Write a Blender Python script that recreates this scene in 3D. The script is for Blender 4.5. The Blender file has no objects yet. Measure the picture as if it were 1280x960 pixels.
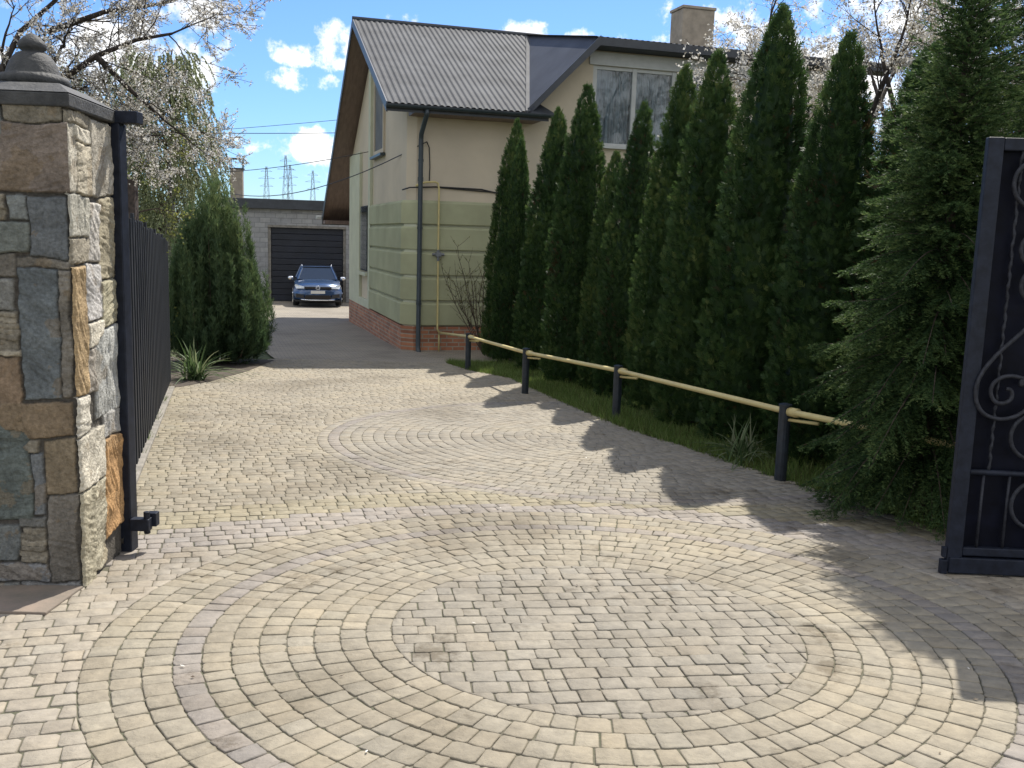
import bpy, math, random
import numpy as np
from mathutils import Vector, Matrix, noise
sc = bpy.context.scene
COL = sc.collection
R_ = math.radians
rng = np.random.default_rng(7)
random.seed(7)

# ------------------------------------------------------------------ tagging
def tag(o, label=None, cat=None, group=None, kind=None):
    if label: o['label'] = label
    if cat: o['category'] = cat
    if group: o['group'] = group
    if kind: o['kind'] = kind
    return o

def empty(name, loc, rz=0.0):
    o = bpy.data.objects.new(name, None)
    COL.objects.link(o)
    o.location = loc
    o.rotation_euler = (0, 0, rz)
    o.empty_display_size = .2
    return o

# ------------------------------------------------------------------ mesh helpers
def np_obj(name, V, F, mat, parent=None, tint=None, col=None, smooth=False, matidx=None):
    """V (n,3); F list of (m,k) int arrays"""
    me = bpy.data.meshes.new(name)
    V = np.asarray(V, dtype=np.float32)
    if not isinstance(F, (list, tuple)): F = [F]
    F = [np.asarray(f, dtype=np.int32) for f in F if len(f)]
    nl = sum(f.size for f in F); nf = sum(len(f) for f in F)
    me.vertices.add(len(V)); me.loops.add(nl); me.polygons.add(nf)
    me.vertices.foreach_set('co', V.ravel())
    me.loops.foreach_set('vertex_index', np.concatenate([f.ravel() for f in F]))
    starts, s = [], 0
    for f in F:
        starts.append(s + np.arange(len(f)) * f.shape[1]); s += f.size
    me.polygons.foreach_set('loop_start', np.concatenate(starts).astype(np.int32))
    if smooth: me.polygons.foreach_set('use_smooth', np.ones(nf, dtype=bool))
    if matidx is not None: me.polygons.foreach_set('material_index', np.asarray(matidx, dtype=np.int32))
    me.update(calc_edges=True); me.validate()
    if tint is not None:
        a = me.attributes.new('tint', 'FLOAT', 'POINT'); a.data.foreach_set('value', np.asarray(tint, dtype=np.float32))
    if col is not None:
        a = me.attributes.new('tone', 'FLOAT_COLOR', 'POINT')
        c = np.ones((len(V), 4), dtype=np.float32); c[:, :3] = col
        a.data.foreach_set('color', c.ravel())
    for m in (mat if isinstance(mat, (list, tuple)) else [mat]): me.materials.append(m)
    o = bpy.data.objects.new(name, me); COL.objects.link(o)
    if parent: o.parent = parent
    return o

class MB:
    def __init__(s): s.v = []; s.f = []
    def add(s, vs, fs):
        b = len(s.v); s.v += [tuple(v) for v in vs]; s.f += [tuple(i + b for i in f) for f in fs]; return s
    def box(s, x0, y0, z0, x1, y1, z1):
        return s.add([(x0,y0,z0),(x1,y0,z0),(x1,y1,z0),(x0,y1,z0),(x0,y0,z1),(x1,y0,z1),(x1,y1,z1),(x0,y1,z1)],
                     [(0,3,2,1),(4,5,6,7),(0,1,5,4),(1,2,6,5),(2,3,7,6),(3,0,4,7)])
    def prism(s, poly, vec):
        """poly: list of 3D points (planar), extruded by vec"""
        n = len(poly); v = Vector(vec)
        vs = [Vector(p) for p in poly] + [Vector(p) + v for p in poly]
        return s.add(vs, [tuple(range(n))[::-1], tuple(range(n, 2*n))] + [(i, (i+1) % n, n+(i+1) % n, n+i) for i in range(n)])
    def tube(s, pts, r, n=8, cap=True):
        pts = [Vector(p) for p in pts]
        rs = r if isinstance(r, (list, tuple)) else [r]*len(pts)
        u = None; rings = []
        for i, p in enumerate(pts):
            t = (pts[min(i+1, len(pts)-1)] - pts[max(i-1, 0)])
            if t.length < 1e-9: t = Vector((0,0,1))
            t.normalize()
            if u is None:
                u = t.orthogonal().normalized()
            else:
                u = u - t*u.dot(t)
                u = u.normalized() if u.length > 1e-6 else t.orthogonal().normalized()
            w = t.cross(u)
            rings.append([p + (u*math.cos(2*math.pi*k/n) + w*math.sin(2*math.pi*k/n))*rs[i] for k in range(n)])
        vs = [q for rg in rings for q in rg]
        fs = [(i*n+k, i*n+(k+1) % n, (i+1)*n+(k+1) % n, (i+1)*n+k) for i in range(len(pts)-1) for k in range(n)]
        if cap: fs += [tuple(range(n))[::-1], tuple((len(pts)-1)*n+k for k in range(n))]
        return s.add(vs, fs)
    def lathe(s, prof, c=(0,0,0), n=32):
        vs = []; 
        for r, z in prof:
            for k in range(n):
                a = 2*math.pi*k/n; vs.append((c[0]+r*math.cos(a), c[1]+r*math.sin(a), c[2]+z))
        fs = [(i*n+k, i*n+(k+1) % n, (i+1)*n+(k+1) % n, (i+1)*n+k) for i in range(len(prof)-1) for k in range(n)]
        fs += [tuple(range(n))[::-1], tuple((len(prof)-1)*n+k for k in range(n))]
        return s.add(vs, fs)
    def build(s, name, mat, parent=None, smooth=False, bevel=0, auto=None):
        me = bpy.data.meshes.new(name); me.from_pydata(s.v, [], s.f); me.update()
        me.materials.append(mat)
        if smooth:
            for p in me.polygons: p.use_smooth = True
        o = bpy.data.objects.new(name, me); COL.objects.link(o)
        if parent: o.parent = parent
        if bevel:
            m = o.modifiers.new('Bevel', 'BEVEL'); m.width = bevel; m.segments = 2; m.limit_method = 'ANGLE'; m.angle_limit = R_(40)
        return o

def unit(a): return a/np.maximum(np.linalg.norm(a, axis=1, keepdims=True), 1e-9)
def rdir(n): return unit(rng.normal(size=(n, 3)))

class Leaves:
    """collects leaf sized diamond faces"""
    def __init__(s): s.V = []; s.T = []
    def add(s, P, D, S, L, W, tint, mid=.45):
        n = len(P); L = np.broadcast_to(L, (n,))[:, None]; W = np.broadcast_to(W, (n,))[:, None]
        q = np.stack([P, P + D*L*mid + S*W*.5, P + D*L, P + D*L*mid - S*W*.5], axis=1)
        s.V.append(q.reshape(-1, 3)); s.T.append(np.repeat(np.broadcast_to(tint, (n,)), 4))
    def build(s, name, mat, parent=None, extra=None):
        V = np.concatenate(s.V); T = np.concatenate(s.T)
        F = [np.arange(len(V)).reshape(-1, 4)]
        if extra is not None:
            ev, ef = extra
            F.append(np.asarray(ef)+len(V)); V = np.concatenate([V, ev]); T = np.concatenate([T, np.full(len(ev), .35)])
        return np_obj(name, V, F, mat, parent, tint=T)

# ------------------------------------------------------------------ materials
def newmat(name):
    m = bpy.data.materials.new(name); m.use_nodes = True
    nt = m.node_tree; nt.nodes.clear()
    out = nt.nodes.new('ShaderNodeOutputMaterial')
    return m, nt, out
class N:
    def __init__(s, nt): s.nt = nt
    def __call__(s, t, **kw):
        n = s.nt.nodes.new('ShaderNode'+t)
        for k, v in kw.items():
            if k.startswith('i_'):
                key = k[2:]; key = int(key) if key.isdigit() else key.replace('_', ' ')
                if isinstance(v, bpy.types.NodeSocket): s.nt.links.new(v, n.inputs[key])
                else: n.inputs[key].default_value = v
            else: setattr(n, k, v)
        return n
    def link(s, a, b): s.nt.links.new(a, b)
    def ramp(s, fac, stops, interp='LINEAR'):
        r = s.nt.nodes.new('ShaderNodeValToRGB'); r.color_ramp.interpolation = interp
        e = r.color_ramp.elements
        while len(e) < len(stops): e.new(.5)
        for el, (p, c) in zip(e, stops): el.position = p; el.color = (*c, 1) if len(c) == 3 else c
        s.nt.links.new(fac, r.inputs[0]); return r.outputs[0]
    def mixc(s, fac, a, b, mode='MIX'):
        m = s.nt.nodes.new('ShaderNodeMix'); m.data_type = 'RGBA'; m.blend_type = mode
        for sock, v in ((m.inputs[0], fac), (m.inputs[6], a), (m.inputs[7], b)):
            if isinstance(v, bpy.types.NodeSocket): s.nt.links.new(v, sock)
            else: sock.default_value = v if not isinstance(v, tuple) or len(v) == 4 else (*v, 1)
        return m.outputs[2]

def mat_basic(name, c, rough=.6, metal=0, var=.18, scale=6, bump=.0, bscale=40, spec=.5, c2=None, detail=6, stretch=(1,1,1), coat=0):
    """one colour with weathered variation"""
    m, nt, out = newmat(name); n = N(nt)
    tc = n('TexCoord'); mp = n('Mapping', i_Vector=tc.outputs['Object']); mp.inputs['Scale'].default_value = stretch
    nz = n('TexNoise', i_Vector=mp.outputs[0], i_Scale=scale, i_Detail=detail, i_Roughness=.6)
    c2 = c2 or tuple(max(0, x*(1-var*2)) for x in c)
    c1 = tuple(min(1, x*(1+var*.6)) for x in c)
    col = n.ramp(nz.outputs[0], [(.32, c2), (.68, c1)])
    b = n('BsdfPrincipled', i_Base_Color=col, i_Roughness=rough, i_Metallic=metal)
    b.inputs['Specular IOR Level'].default_value = spec
    b.inputs['Coat Weight'].default_value = coat
    if bump:
        nb = n('TexNoise', i_Vector=mp.outputs[0], i_Scale=bscale, i_Detail=5)
        bp = n('Bump', i_Strength=bump, i_Distance=.01, i_Height=nb.outputs[0]); n.link(bp.outputs[0], b.inputs['Normal'])
    n.link(b.outputs[0], out.inputs[0]); return m

def mat_leaf(name, stops, transl=.35, rough=.55, spec=.25, clump=1.3):
    m, nt, out = newmat(name); n = N(nt)
    at = n('Attribute', attribute_name='tint')
    geo = n('NewGeometry')
    nz = n('TexNoise', i_Vector=geo.outputs['Position'], i_Scale=clump, i_Detail=3)
    ma = n('Math', operation='MULTIPLY_ADD', i_0=nz.outputs[0], i_1=.7, i_2=-.35)
    su = n('Math', operation='ADD', i_0=at.outputs['Fac'], i_1=ma.outputs[0])
    oi = n('ObjectInfo'); ro = n('Math', operation='MULTIPLY_ADD', i_0=oi.outputs['Random'], i_1=.22, i_2=-.11)
    su = n('Math', operation='ADD', i_0=su.outputs[0], i_1=ro.outputs[0])
    col = n.ramp(su.outputs[0], stops)
    b = n('BsdfPrincipled', i_Base_Color=col, i_Roughness=rough); b.inputs['Specular IOR Level'].default_value = spec
    tr = n('BsdfTranslucent', i_Color=col)
    mx = n('MixShader', i_0=transl, i_1=b.outputs[0], i_2=tr.outputs[0])
    n.link(mx.outputs[0], out.inputs[0]); return m

def mat_tone(name, rough=.8, nscale=30, var=.35, bump=.5, bscale=25, spec=.35, dist=.01, dirt=False):
    """colour is read from the tone attribute, noise adds grain"""
    m, nt, out = newmat(name); n = N(nt)
    at = n('Attribute', attribute_name='tone'); tc = n('TexCoord')
    nz = n('TexNoise', i_Vector=tc.outputs['Object'], i_Scale=nscale, i_Detail=7, i_Roughness=.65)
    k = n.ramp(nz.outputs[0], [(.25, (1-var,)*3), (.75, (1+var*.5,)*3)])
    col = n.mixc(1.0, at.outputs['Color'], k, 'MULTIPLY')
    if dirt:
        nd = n('TexNoise', i_Vector=tc.outputs['Object'], i_Scale=.9, i_Detail=8, i_Roughness=.62)
        col = n.mixc(1.0, col, n.ramp(nd.outputs[0], [(.28, (.66,.64,.60)), (.5, (1,1,1)), (.7, (1.10,1.08,1.02))]), 'MULTIPLY')
        ns = n('TexNoise', i_Vector=tc.outputs['Object'], i_Scale=2.6, i_Detail=10, i_Roughness=.7)
        col = n.mixc(1.0, col, n.ramp(ns.outputs[0], [(.33, (.60,.57,.52)), (.41, (1,1,1)), (.62, (1,1,1)), (.70, (1.12,1.11,1.08))]), 'MULTIPLY')
    b = n('BsdfPrincipled', i_Base_Color=col, i_Roughness=rough); b.inputs['Specular IOR Level'].default_value = spec
    nb = n('TexNoise', i_Vector=tc.outputs['Object'], i_Scale=bscale, i_Detail=6, i_Roughness=.6)
    bp = n('Bump', i_Strength=bump, i_Distance=dist, i_Height=nb.outputs[0]); n.link(bp.outputs[0], b.inputs['Normal'])
    n.link(b.outputs[0], out.inputs[0]); return m

def mat_brick(name, c1, c2, mortar, w, h, ms=.012, offset=.5, bump=.6, rough=.85, dirt=.3, wallmap=True):
    """bricks laid on upright walls: x/y run together, z is the course height"""
    m, nt, out = newmat(name); n = N(nt)
    tc = n('TexCoord'); sp = n('SeparateXYZ', i_0=tc.outputs['Object'])
    ad = n('Math', operation='ADD', i_0=sp.outputs[0], i_1=sp.outputs[1])
    cb = n('CombineXYZ', i_0=ad.outputs[0], i_1=sp.outputs[2])
    br = n('TexBrick', i_Vector=cb.outputs[0], i_Scale=1.0, offset=offset)
    br.inputs['Color1'].default_value = (*c1, 1); br.inputs['Color2'].default_value = (*c2, 1); br.inputs['Mortar'].default_value = (*mortar, 1)
    br.inputs['Mortar Size'].default_value = ms; br.inputs['Brick Width'].default_value = w; br.inputs['Row Height'].default_value = h
    br.inputs['Mortar Smooth'].default_value = .2
    nz = n('TexNoise', i_Vector=tc.outputs['Object'], i_Scale=3, i_Detail=7, i_Roughness=.65)
    k = n.ramp(nz.outputs[0], [(.3, (1-dirt,)*3), (.7, (1+dirt*.4,)*3)])
    col = n.mixc(1.0, br.outputs[0], k, 'MULTIPLY')
    b = n('BsdfPrincipled', i_Base_Color=col, i_Roughness=rough)
    iv = n('Math', operation='SUBTRACT', i_0=1.0, i_1=br.outputs['Fac'])
    bp = n('Bump', i_Strength=bump, i_Distance=.01, i_Height=iv.outputs[0]); n.link(bp.outputs[0], b.inputs['Normal'])
    n.link(b.outputs[0], out.inputs[0]); return m

def mat_glass(name, tintc=(.8,.86,.88), mixv=.65):
    m, nt, out = newmat(name); n = N(nt)
    g = n('BsdfGlossy', i_Color=(1,1,1,1), i_Roughness=.03); t = n('BsdfTransparent', i_Color=(*tintc, 1))
    lw = n('LayerWeight', i_Blend=.25)
    ma = n('Math', operation='MULTIPLY_ADD', i_0=lw.outputs['Fresnel'], i_1=.8, i_2=1-mixv-.31)
    mx = n('MixShader', i_0=ma.outputs[0], i_1=t.outputs[0], i_2=g.outputs[0]); n.link(mx.outputs[0], out.inputs[0]); return m

M = {}
M['paver'] = mat_tone('paver_stone', rough=.8, nscale=18, var=.28, bump=.75, bscale=24, dist=.012, spec=.35, dirt=True)
M['joint'] = mat_basic('joint_sand', (.11,.097,.072), c2=(.062,.066,.034), scale=2.2, rough=.95, bump=.4, bscale=80)
M['soil'] = mat_basic('soil', (.07,.055,.04), rough=1, bump=.6, bscale=30)
M['turf'] = mat_basic('turf', (.05,.075,.022), rough=1, c2=(.06,.05,.028), scale=1.4, bump=.5, bscale=30)
M['concrete'] = mat_basic('yard_concrete', (.20,.185,.16), rough=.9, scale=1.5, var=.14, bump=.3, bscale=40)
m_, nt_, out_ = newmat('yard_setts'); n_ = N(nt_); tc_ = n_('TexCoord'); mp_ = n_('Mapping', i_Vector=tc_.outputs['Object']); mp_.inputs['Rotation'].default_value = (0, 0, -R_(17))
br_ = n_('TexBrick', i_Vector=mp_.outputs[0], i_Scale=1.0); br_.inputs['Color1'].default_value = (.27,.235,.18,1); br_.inputs['Color2'].default_value = (.225,.197,.155,1); br_.inputs['Mortar'].default_value = (.12,.105,.085,1)
br_.inputs['Mortar Size'].default_value = .006; br_.inputs['Brick Width'].default_value = .16; br_.inputs['Row Height'].default_value = .106
nz_ = n_('TexNoise', i_Vector=tc_.outputs['Object'], i_Scale=.8, i_Detail=8, i_Roughness=.65)
co_ = n_.mixc(1.0, br_.outputs[0], n_.ramp(nz_.outputs[0], [(.3, (.68,.66,.62)), (.55, (1,1,1)), (.75, (1.12,1.1,1.04))]), 'MULTIPLY')
b_ = n_('BsdfPrincipled', i_Base_Color=co_, i_Roughness=.85); n_.link(b_.outputs[0], out_.inputs[0]); M['concrete'] = m_
M['kerb'] = mat_basic('kerb_concrete', (.24,.22,.185), rough=.9, scale=8, var=.2, bump=.4)
M['slab'] = mat_basic('paving_slab', (.20,.155,.12), rough=.9, scale=5, bump=.3, c2=(.13,.115,.09))
M['stone'] = mat_tone('cladding_stone', rough=.85, nscale=55, var=.5, bump=1.0, bscale=70, dist=.012, spec=.25)
M['cap'] = mat_basic('cast_concrete_cap', (.050,.050,.048), rough=.75, scale=14, var=.35, bump=.6, bscale=60, c2=(.022,.023,.023))
M['gate_dark'] = mat_basic('gate_paint', (.014,.018,.030), rough=.5, metal=.0, scale=20, var=.25, spec=.25, bump=.08, bscale=160)
M['gate_panel'] = mat_basic('gate_sheet', (.004,.005,.012), rough=.55, scale=8, var=.3, spec=.12)
M['iron'] = mat_basic('wrought_iron', (.030,.032,.04), rough=.55, scale=40, var=.3, spec=.25)
M['fence'] = mat_basic('fence_paint', (.022,.026,.034), rough=.6, spec=.25, scale=4, var=.3, stretch=(6,6,.6))
M['rusty'] = mat_basic('rusty_steel', (.07,.05,.04), rough=.8, scale=25, var=.4)
M['yellow'] = mat_basic('yellow_pipe_paint', (.56,.47,.20), rough=.5, scale=4, var=.08, c2=(.48,.39,.17))
M['post'] = mat_basic('rail_post_paint', (.018,.026,.035), rough=.5, scale=15, var=.3)
M['beige'] = mat_basic('beige_render', (.55,.475,.35), rough=.92, scale=.8, var=.06, bump=.3, bscale=90, detail=9)
M['green'] = mat_basic('green_render', (.37,.375,.225), rough=.9, scale=1.1, var=.10, bump=.25, bscale=120)
M['palegreen'] = mat_basic('pale_green_render', (.50,.51,.37), rough=.9, scale=1.6, var=.07, bump=.2, bscale=120)
M['brick'] = mat_brick('plinth_brick', (.46,.19,.095), (.25,.10,.055), (.33,.28,.21), .27, .09, .014)
M['block'] = mat_brick('grey_block', (.36,.355,.335), (.27,.27,.265), (.22,.22,.215), .42, .2, .012, dirt=.25)
M['soffit'] = mat_basic('brown_soffit_board', (.19,.135,.11), rough=.6, scale=3, var=.15, stretch=(6,1,1))
M['roof'] = mat_basic('corrugated_roof', (.105,.108,.112), rough=.7, metal=.0, scale=1.5, var=.16, spec=.06)
M['rooftrim'] = mat_basic('roof_trim', (.04,.045,.052), rough=.45, scale=5, var=.15, spec=.5)
M['cheek'] = mat_basic('smooth_roof_sheet', (.06,.066,.08), rough=.6, scale=1.2, var=.14, spec=.15)
M['gutter'] = mat_basic('gutter_paint', (.028,.04,.045), rough=.4, scale=6, var=.15)
M['white'] = mat_basic('white_frame', (.46,.47,.44), rough=.45, scale=4, var=.06)
M['curtain'] = mat_basic('net_curtain', (.38,.39,.40), rough=.95, scale=2.6, var=.3, stretch=(9,9,.5), c2=(.13,.14,.15))
M['matte_panel'] = mat_basic('matte_panel_paint', (.14,.13,.105), rough=.7, scale=2)
M['dark'] = mat_basic('dark_interior', (.02,.022,.026), rough=.9)
M['glass'] = mat_glass('window_glass')
M['chimney'] = mat_basic('chimney_render', (.33,.28,.215), rough=.95, scale=4, var=.15, bump=.4)
M['darkdoor'] = mat_basic('sectional_door_paint', (.010,.013,.022), rough=.5, scale=2, var=.2)
M['galv'] = mat_basic('galvanised_steel', (.25,.26,.27), rough=.5, metal=.6, scale=9, var=.2)
M['wire'] = mat_basic('cable', (.02,.02,.02), rough=.6)
M['bark'] = mat_basic('bark_dark', (.045,.035,.028), rough=.95, scale=25, var=.4, bump=.8, bscale=50, stretch=(1,1,.3))
M['bark_br'] = mat_basic('bark_brown', (.09,.065,.045), rough=.95, scale=25, var=.4, bump=.8, bscale=50, stretch=(1,1,.3))
M['birchbark'] = mat_basic('bark_birch', (.5,.48,.44), rough=.9, scale=6, var=.3, c2=(.06,.055,.05), stretch=(1,1,2.5))
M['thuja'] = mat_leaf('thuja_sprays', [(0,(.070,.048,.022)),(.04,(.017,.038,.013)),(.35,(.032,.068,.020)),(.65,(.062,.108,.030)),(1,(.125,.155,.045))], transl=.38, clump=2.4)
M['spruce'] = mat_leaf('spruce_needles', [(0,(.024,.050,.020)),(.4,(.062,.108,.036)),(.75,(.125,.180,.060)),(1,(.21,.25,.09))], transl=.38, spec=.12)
M['juniper'] = mat_leaf('juniper_sprays', [(0,(.024,.05,.026)),(.4,(.05,.09,.042)),(.75,(.10,.15,.06)),(1,(.18,.22,.085))], transl=.4)
M['blossom'] = mat_leaf('cherry_blossom', [(0,(.20,.17,.11)),(.3,(.48,.45,.38)),(.6,(.70,.68,.63)),(1,(.80,.79,.76))], transl=.45)
M['youngleaf'] = mat_leaf('young_leaves', [(0,(.07,.085,.02)),(.5,(.13,.15,.035)),(1,(.24,.24,.07))], transl=.5)
M['birchleaf'] = mat_leaf('birch_leaves', [(0,(.16,.19,.09)),(.5,(.26,.29,.15)),(1,(.40,.42,.26))], transl=.5)
M['grass'] = mat_leaf('grass_blades', [(0,(.10,.10,.03)),(.3,(.10,.16,.035)),(.6,(.15,.23,.05)),(1,(.25,.29,.10))], transl=.4, clump=3)
M['lily'] = mat_leaf('strap_leaves', [(0,(.05,.09,.03)),(.5,(.10,.15,.055)),(1,(.26,.28,.16))], transl=.35, clump=3)

# ------------------------------------------------------------------ camera and place
F_PX, PITCH, ROLL, EYE = 1200.0, math.atan(181/1200), .03, 1.62
cam_d = bpy.data.cameras.new('camera'); cam_o = bpy.data.objects.new('camera', cam_d); COL.objects.link(cam_o)
cam_d.sensor_width = 36; cam_d.lens = 36*F_PX/1280; cam_d.clip_end = 3000; cam_d.clip_start = .05
rt, up, fw = Vector((1,0,0)), Vector((0,math.sin(PITCH),math.cos(PITCH))), Vector((0,math.cos(PITCH),-math.sin(PITCH)))
r2 = rt*math.cos(ROLL) + up*math.sin(ROLL); u2 = up*math.cos(ROLL) - rt*math.sin(ROLL)
mw = Matrix((r2, u2, -fw)).transposed().to_4x4(); mw.translation = (0, 0, EYE); cam_o.matrix_world = mw
sc.camera = cam_o

def gz(y):
    if y < 19: return -.042*max(y, -4)
    return -.798 - .0195*(min(y, 42)-19)
def G(x, y, dz=0): return Vector((x, y, gz(y)+dz))
TH = R_(17); A = np.array([math.cos(TH), math.sin(TH)]); B = np.array([-math.sin(TH), math.cos(TH)])

# ------------------------------------------------------------------ sky and sun
SUN_AZ, SUN_EL = R_(22), R_(52)
S = Vector((math.sin(SUN_AZ)*math.cos(SUN_EL), math.cos(SUN_AZ)*math.cos(SUN_EL), math.sin(SUN_EL)))
sd = bpy.data.lights.new('sun', 'SUN'); sd.energy = 4.8; sd.angle = R_(.53); sd.color = (1, .945, .86)
so = bpy.data.objects.new('sun', sd); COL.objects.link(so); so.rotation_euler = S.to_track_quat('Z', 'Y').to_euler(); so.location = (20, 40, 60)
w = bpy.data.worlds.new('World'); sc.world = w; w.use_nodes = True
nt = w.node_tree; nt.nodes.clear(); n = N(nt)
sky = n('TexSky', sky_type='NISHITA', sun_disc=False, sun_elevation=SUN_EL, sun_rotation=SUN_AZ, air_density=1.0, dust_density=.25, ozone_density=3.0, altitude=100)
tc = n('TexCoord')
def bl_dir(az, el): return (math.sin(az)*math.cos(el), math.cos(az)*math.cos(el), math.sin(el))
def pix_dir(px, py):
    d = r2*((px-640)/F_PX) + u2*(-(py-480)/F_PX) + fw; return d.normalized()
# drifting cumulus: each is a patch of sky round a fixed compass direction, broken up by noise
clouds = [(385,66,.048,.017,1.0),(425,52,.034,.020,1.0),(357,102,.026,.016,.95),(404,106,.018,.011,.7),(395,186,.070,.022,1.0),(310,186,.06,.016,.7),(350,215,.12,.02,.55),
          (512,27,.030,.010,.8),(650,38,.032,.012,.95),(727,44,.018,.008,.8),(245,12,.055,.03,1.0),(170,70,.10,.05,.9),(60,60,.12,.06,.7),(1000,120,.20,.10,.9),(1180,60,.15,.10,.9),(1270,230,.2,.08,.8)]
nz = n('TexNoise', i_Vector=tc.outputs['Generated'], i_Scale=26, i_Detail=9, i_Roughness=.62)
nz2 = n('TexNoise', i_Vector=tc.outputs['Generated'], i_Scale=7, i_Detail=4)
total = None
for px, py, sx, sy, amp in clouds:
    d = pix_dir(px, py)
    e1 = Vector((d.y, -d.x, 0)).normalized(); e2 = e1.cross(d).normalized()
    ds = n('VectorMath', operation='SUBTRACT', i_0=tc.outputs['Generated'], i_1=tuple(d))
    p1 = n('VectorMath', operation='DOT_PRODUCT', i_0=ds.outputs[0], i_1=tuple(e1/sx))
    p2 = n('VectorMath', operation='DOT_PRODUCT', i_0=ds.outputs[0], i_1=tuple(e2/sy))
    q1 = n('Math', operation='MULTIPLY', i_0=p1.outputs['Value'], i_1=p1.outputs['Value'])
    q2 = n('Math', operation='MULTIPLY_ADD', i_0=p2.outputs['Value'], i_1=p2.outputs['Value'], i_2=q1.outputs[0])
    mm = n('Math', operation='MULTIPLY_ADD', i_0=q2.outputs[0], i_1=-.62*amp, i_2=amp)
    if total is None: total = mm.outputs[0]
    else: total = n('Math', operation='MAXIMUM', i_0=total, i_1=mm.outputs[0]).outputs[0]
fr = n('VectorMath', operation='DOT_PRODUCT', i_0=tc.outputs['Generated'], i_1=(0, 1, 0))
fr2 = n('Math', operation='GREATER_THAN', i_0=fr.outputs['Value'], i_1=.3)
t0 = n('Math', operation='MULTIPLY', i_0=n('Math', operation='MAXIMUM', i_0=total, i_1=0.0).outputs[0], i_1=fr2.outputs[0])
br = n('Math', operation='MULTIPLY_ADD', i_0=nz.outputs[0], i_1=3.4, i_2=-2.05)
t1 = n('Math', operation='ADD', i_0=t0.outputs[0], i_1=br.outputs[0])
gate = n('Math', operation='MULTIPLY', i_0=t0.outputs[0], i_1=6.0, use_clamp=True)
cl = n('Math', operation='MULTIPLY', i_0=n.ramp(t1.outputs[0], [(.18, (0,0,0)), (.75, (1,1,1))], 'EASE'), i_1=gate.outputs[0], use_clamp=True)
back = n('Math', operation='MULTIPLY_ADD', i_0=fr.outputs['Value'], i_1=-2.2, i_2=1.15, use_clamp=True)  # unseen cloud cover added behind the camera for brighter, neutral fill light
nz3 = n('TexNoise', i_Vector=tc.outputs['Generated'], i_Scale=3.5, i_Detail=8, i_Roughness=.6)
bk = n('Math', operation='MULTIPLY', i_0=n.ramp(nz3.outputs[0], [(.36, (0,0,0)), (.56, (1,1,1))], 'EASE'), i_1=back.outputs[0])
cl = n('Math', operation='MAXIMUM', i_0=cl.outputs[0], i_1=bk.outputs[0])
shade = n.ramp(nz2.outputs[0], [(.35, (7.0,7.1,7.3)), (.65, (10,9.9,9.7))])
skyt = n.mixc(1.0, sky.outputs[0], (.56, .755, 1.04), 'MULTIPLY')
mixed = n.mixc(cl.outputs[0], skyt, shade)
bg = n('Background', i_Color=mixed, i_Strength=.105); wo = n('OutputWorld'); n.link(bg.outputs[0], wo.inputs[0])
sc.view_settings.view_transform = 'Standard'; sc.view_settings.look = 'None'; sc.view_settings.gamma = 1; sc.view_settings.exposure = 0.62
sc.view_settings.use_curve_mapping = False
sc.cycles.use_denoising = True
sc.cycles.max_bounces = 6; sc.cycles.transparent_max_bounces = 8; sc.cycles.diffuse_bounces = 3; sc.cycles.glossy_bounces = 3
sc.cycles.sample_clamp_indirect = 6

# ------------------------------------------------------------------ the ground
xs = np.concatenate([np.linspace(-900, -30, 14), np.linspace(-25, 25, 26), np.linspace(30, 900, 14)])
ys = np.concatenate([np.array([-200, -60, -20, -8, -4.0]), np.linspace(-3, 19, 23), np.linspace(20, 42, 23), np.array([43, 60, 120, 300, 700, 1500.])])
V = np.array([(x, y, gz(y)-.05) for y in ys for x in xs]); nx = len(xs)
Fq = np.array([(j*nx+i, j*nx+i+1, (j+1)*nx+i+1, (j+1)*nx+i) for j in range(len(ys)-1) for i in range(nx-1)])
tag(np_obj('ground', V, [Fq], M['turf']), kind='structure')

def sheet(name, poly, mat, dz, kind='structure'):
    """flat polygon laid over the slope, cut every metre so that it follows the fall of the ground"""
    rows = []
    ylo, yhi = min(p[1] for p in poly), max(p[1] for p in poly)
    cuts = sorted(set([ylo, yhi, 19.0, -4.0] + [float(k) for k in range(int(ylo), int(yhi)+1)] + [p[1] for p in poly]))
    mb = MB(); cuts = [c for c in cuts if ylo <= c <= yhi]
    def clip(pl, yv, keep_above):
        o = []
        for i in range(len(pl)):
            p, q = pl[i], pl[(i+1) % len(pl)]
            ip = (p[1] >= yv) if keep_above else (p[1] <= yv); iq = (q[1] >= yv) if keep_above else (q[1] <= yv)
            if ip: o.append(p)
            if ip != iq:
                t = (yv-p[1])/(q[1]-p[1]); o.append((p[0]+t*(q[0]-p[0]), yv))
        return o
    for y0, y1 in zip(cuts, cuts[1:]):
        if y1-y0 < 1e-4: continue
        pl = clip(clip(poly, y0, True), y1, False) if len(poly) > 2 else []
        if len(pl) >= 3: mb.add([(x, y, gz(y)+dz) for x, y in pl], [tuple(range(len(pl)))])
    return mb.build(name, mat)

# outline of the paved drive
RIGHT = [(9, -3.5), (9, 4.9), (4.9, 5.6), (3.0, 6.35), (2.66, 7.28), (2.27, 8.16), (1.8, 9.47), (1.29, 10.7), (.67, 13.0), (0., 15.8), (-.72, 16.9), (-1.2, 18.2)]
LEFT = [(-4.55, 18.2), (-4.66, 15.8), (-4.70, 13.1), (-3.05, 7.65), (-2.45, 5.75), (-2.3, 5.45), (-2.18, 4.75), (-9, 4.75), (-9, -3.5)]
DRIVE = RIGHT + LEFT
def inside(x, y, poly):
    c = False; j = len(poly)-1
    for i in range(len(poly)):
        xi, yi = poly[i]; xj, yj = poly[j]
        if (yi > y) != (yj > y) and x < (xj-xi)*(y-yi)/(yj-yi)+xi: c = not c
        j = i
    return c

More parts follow.
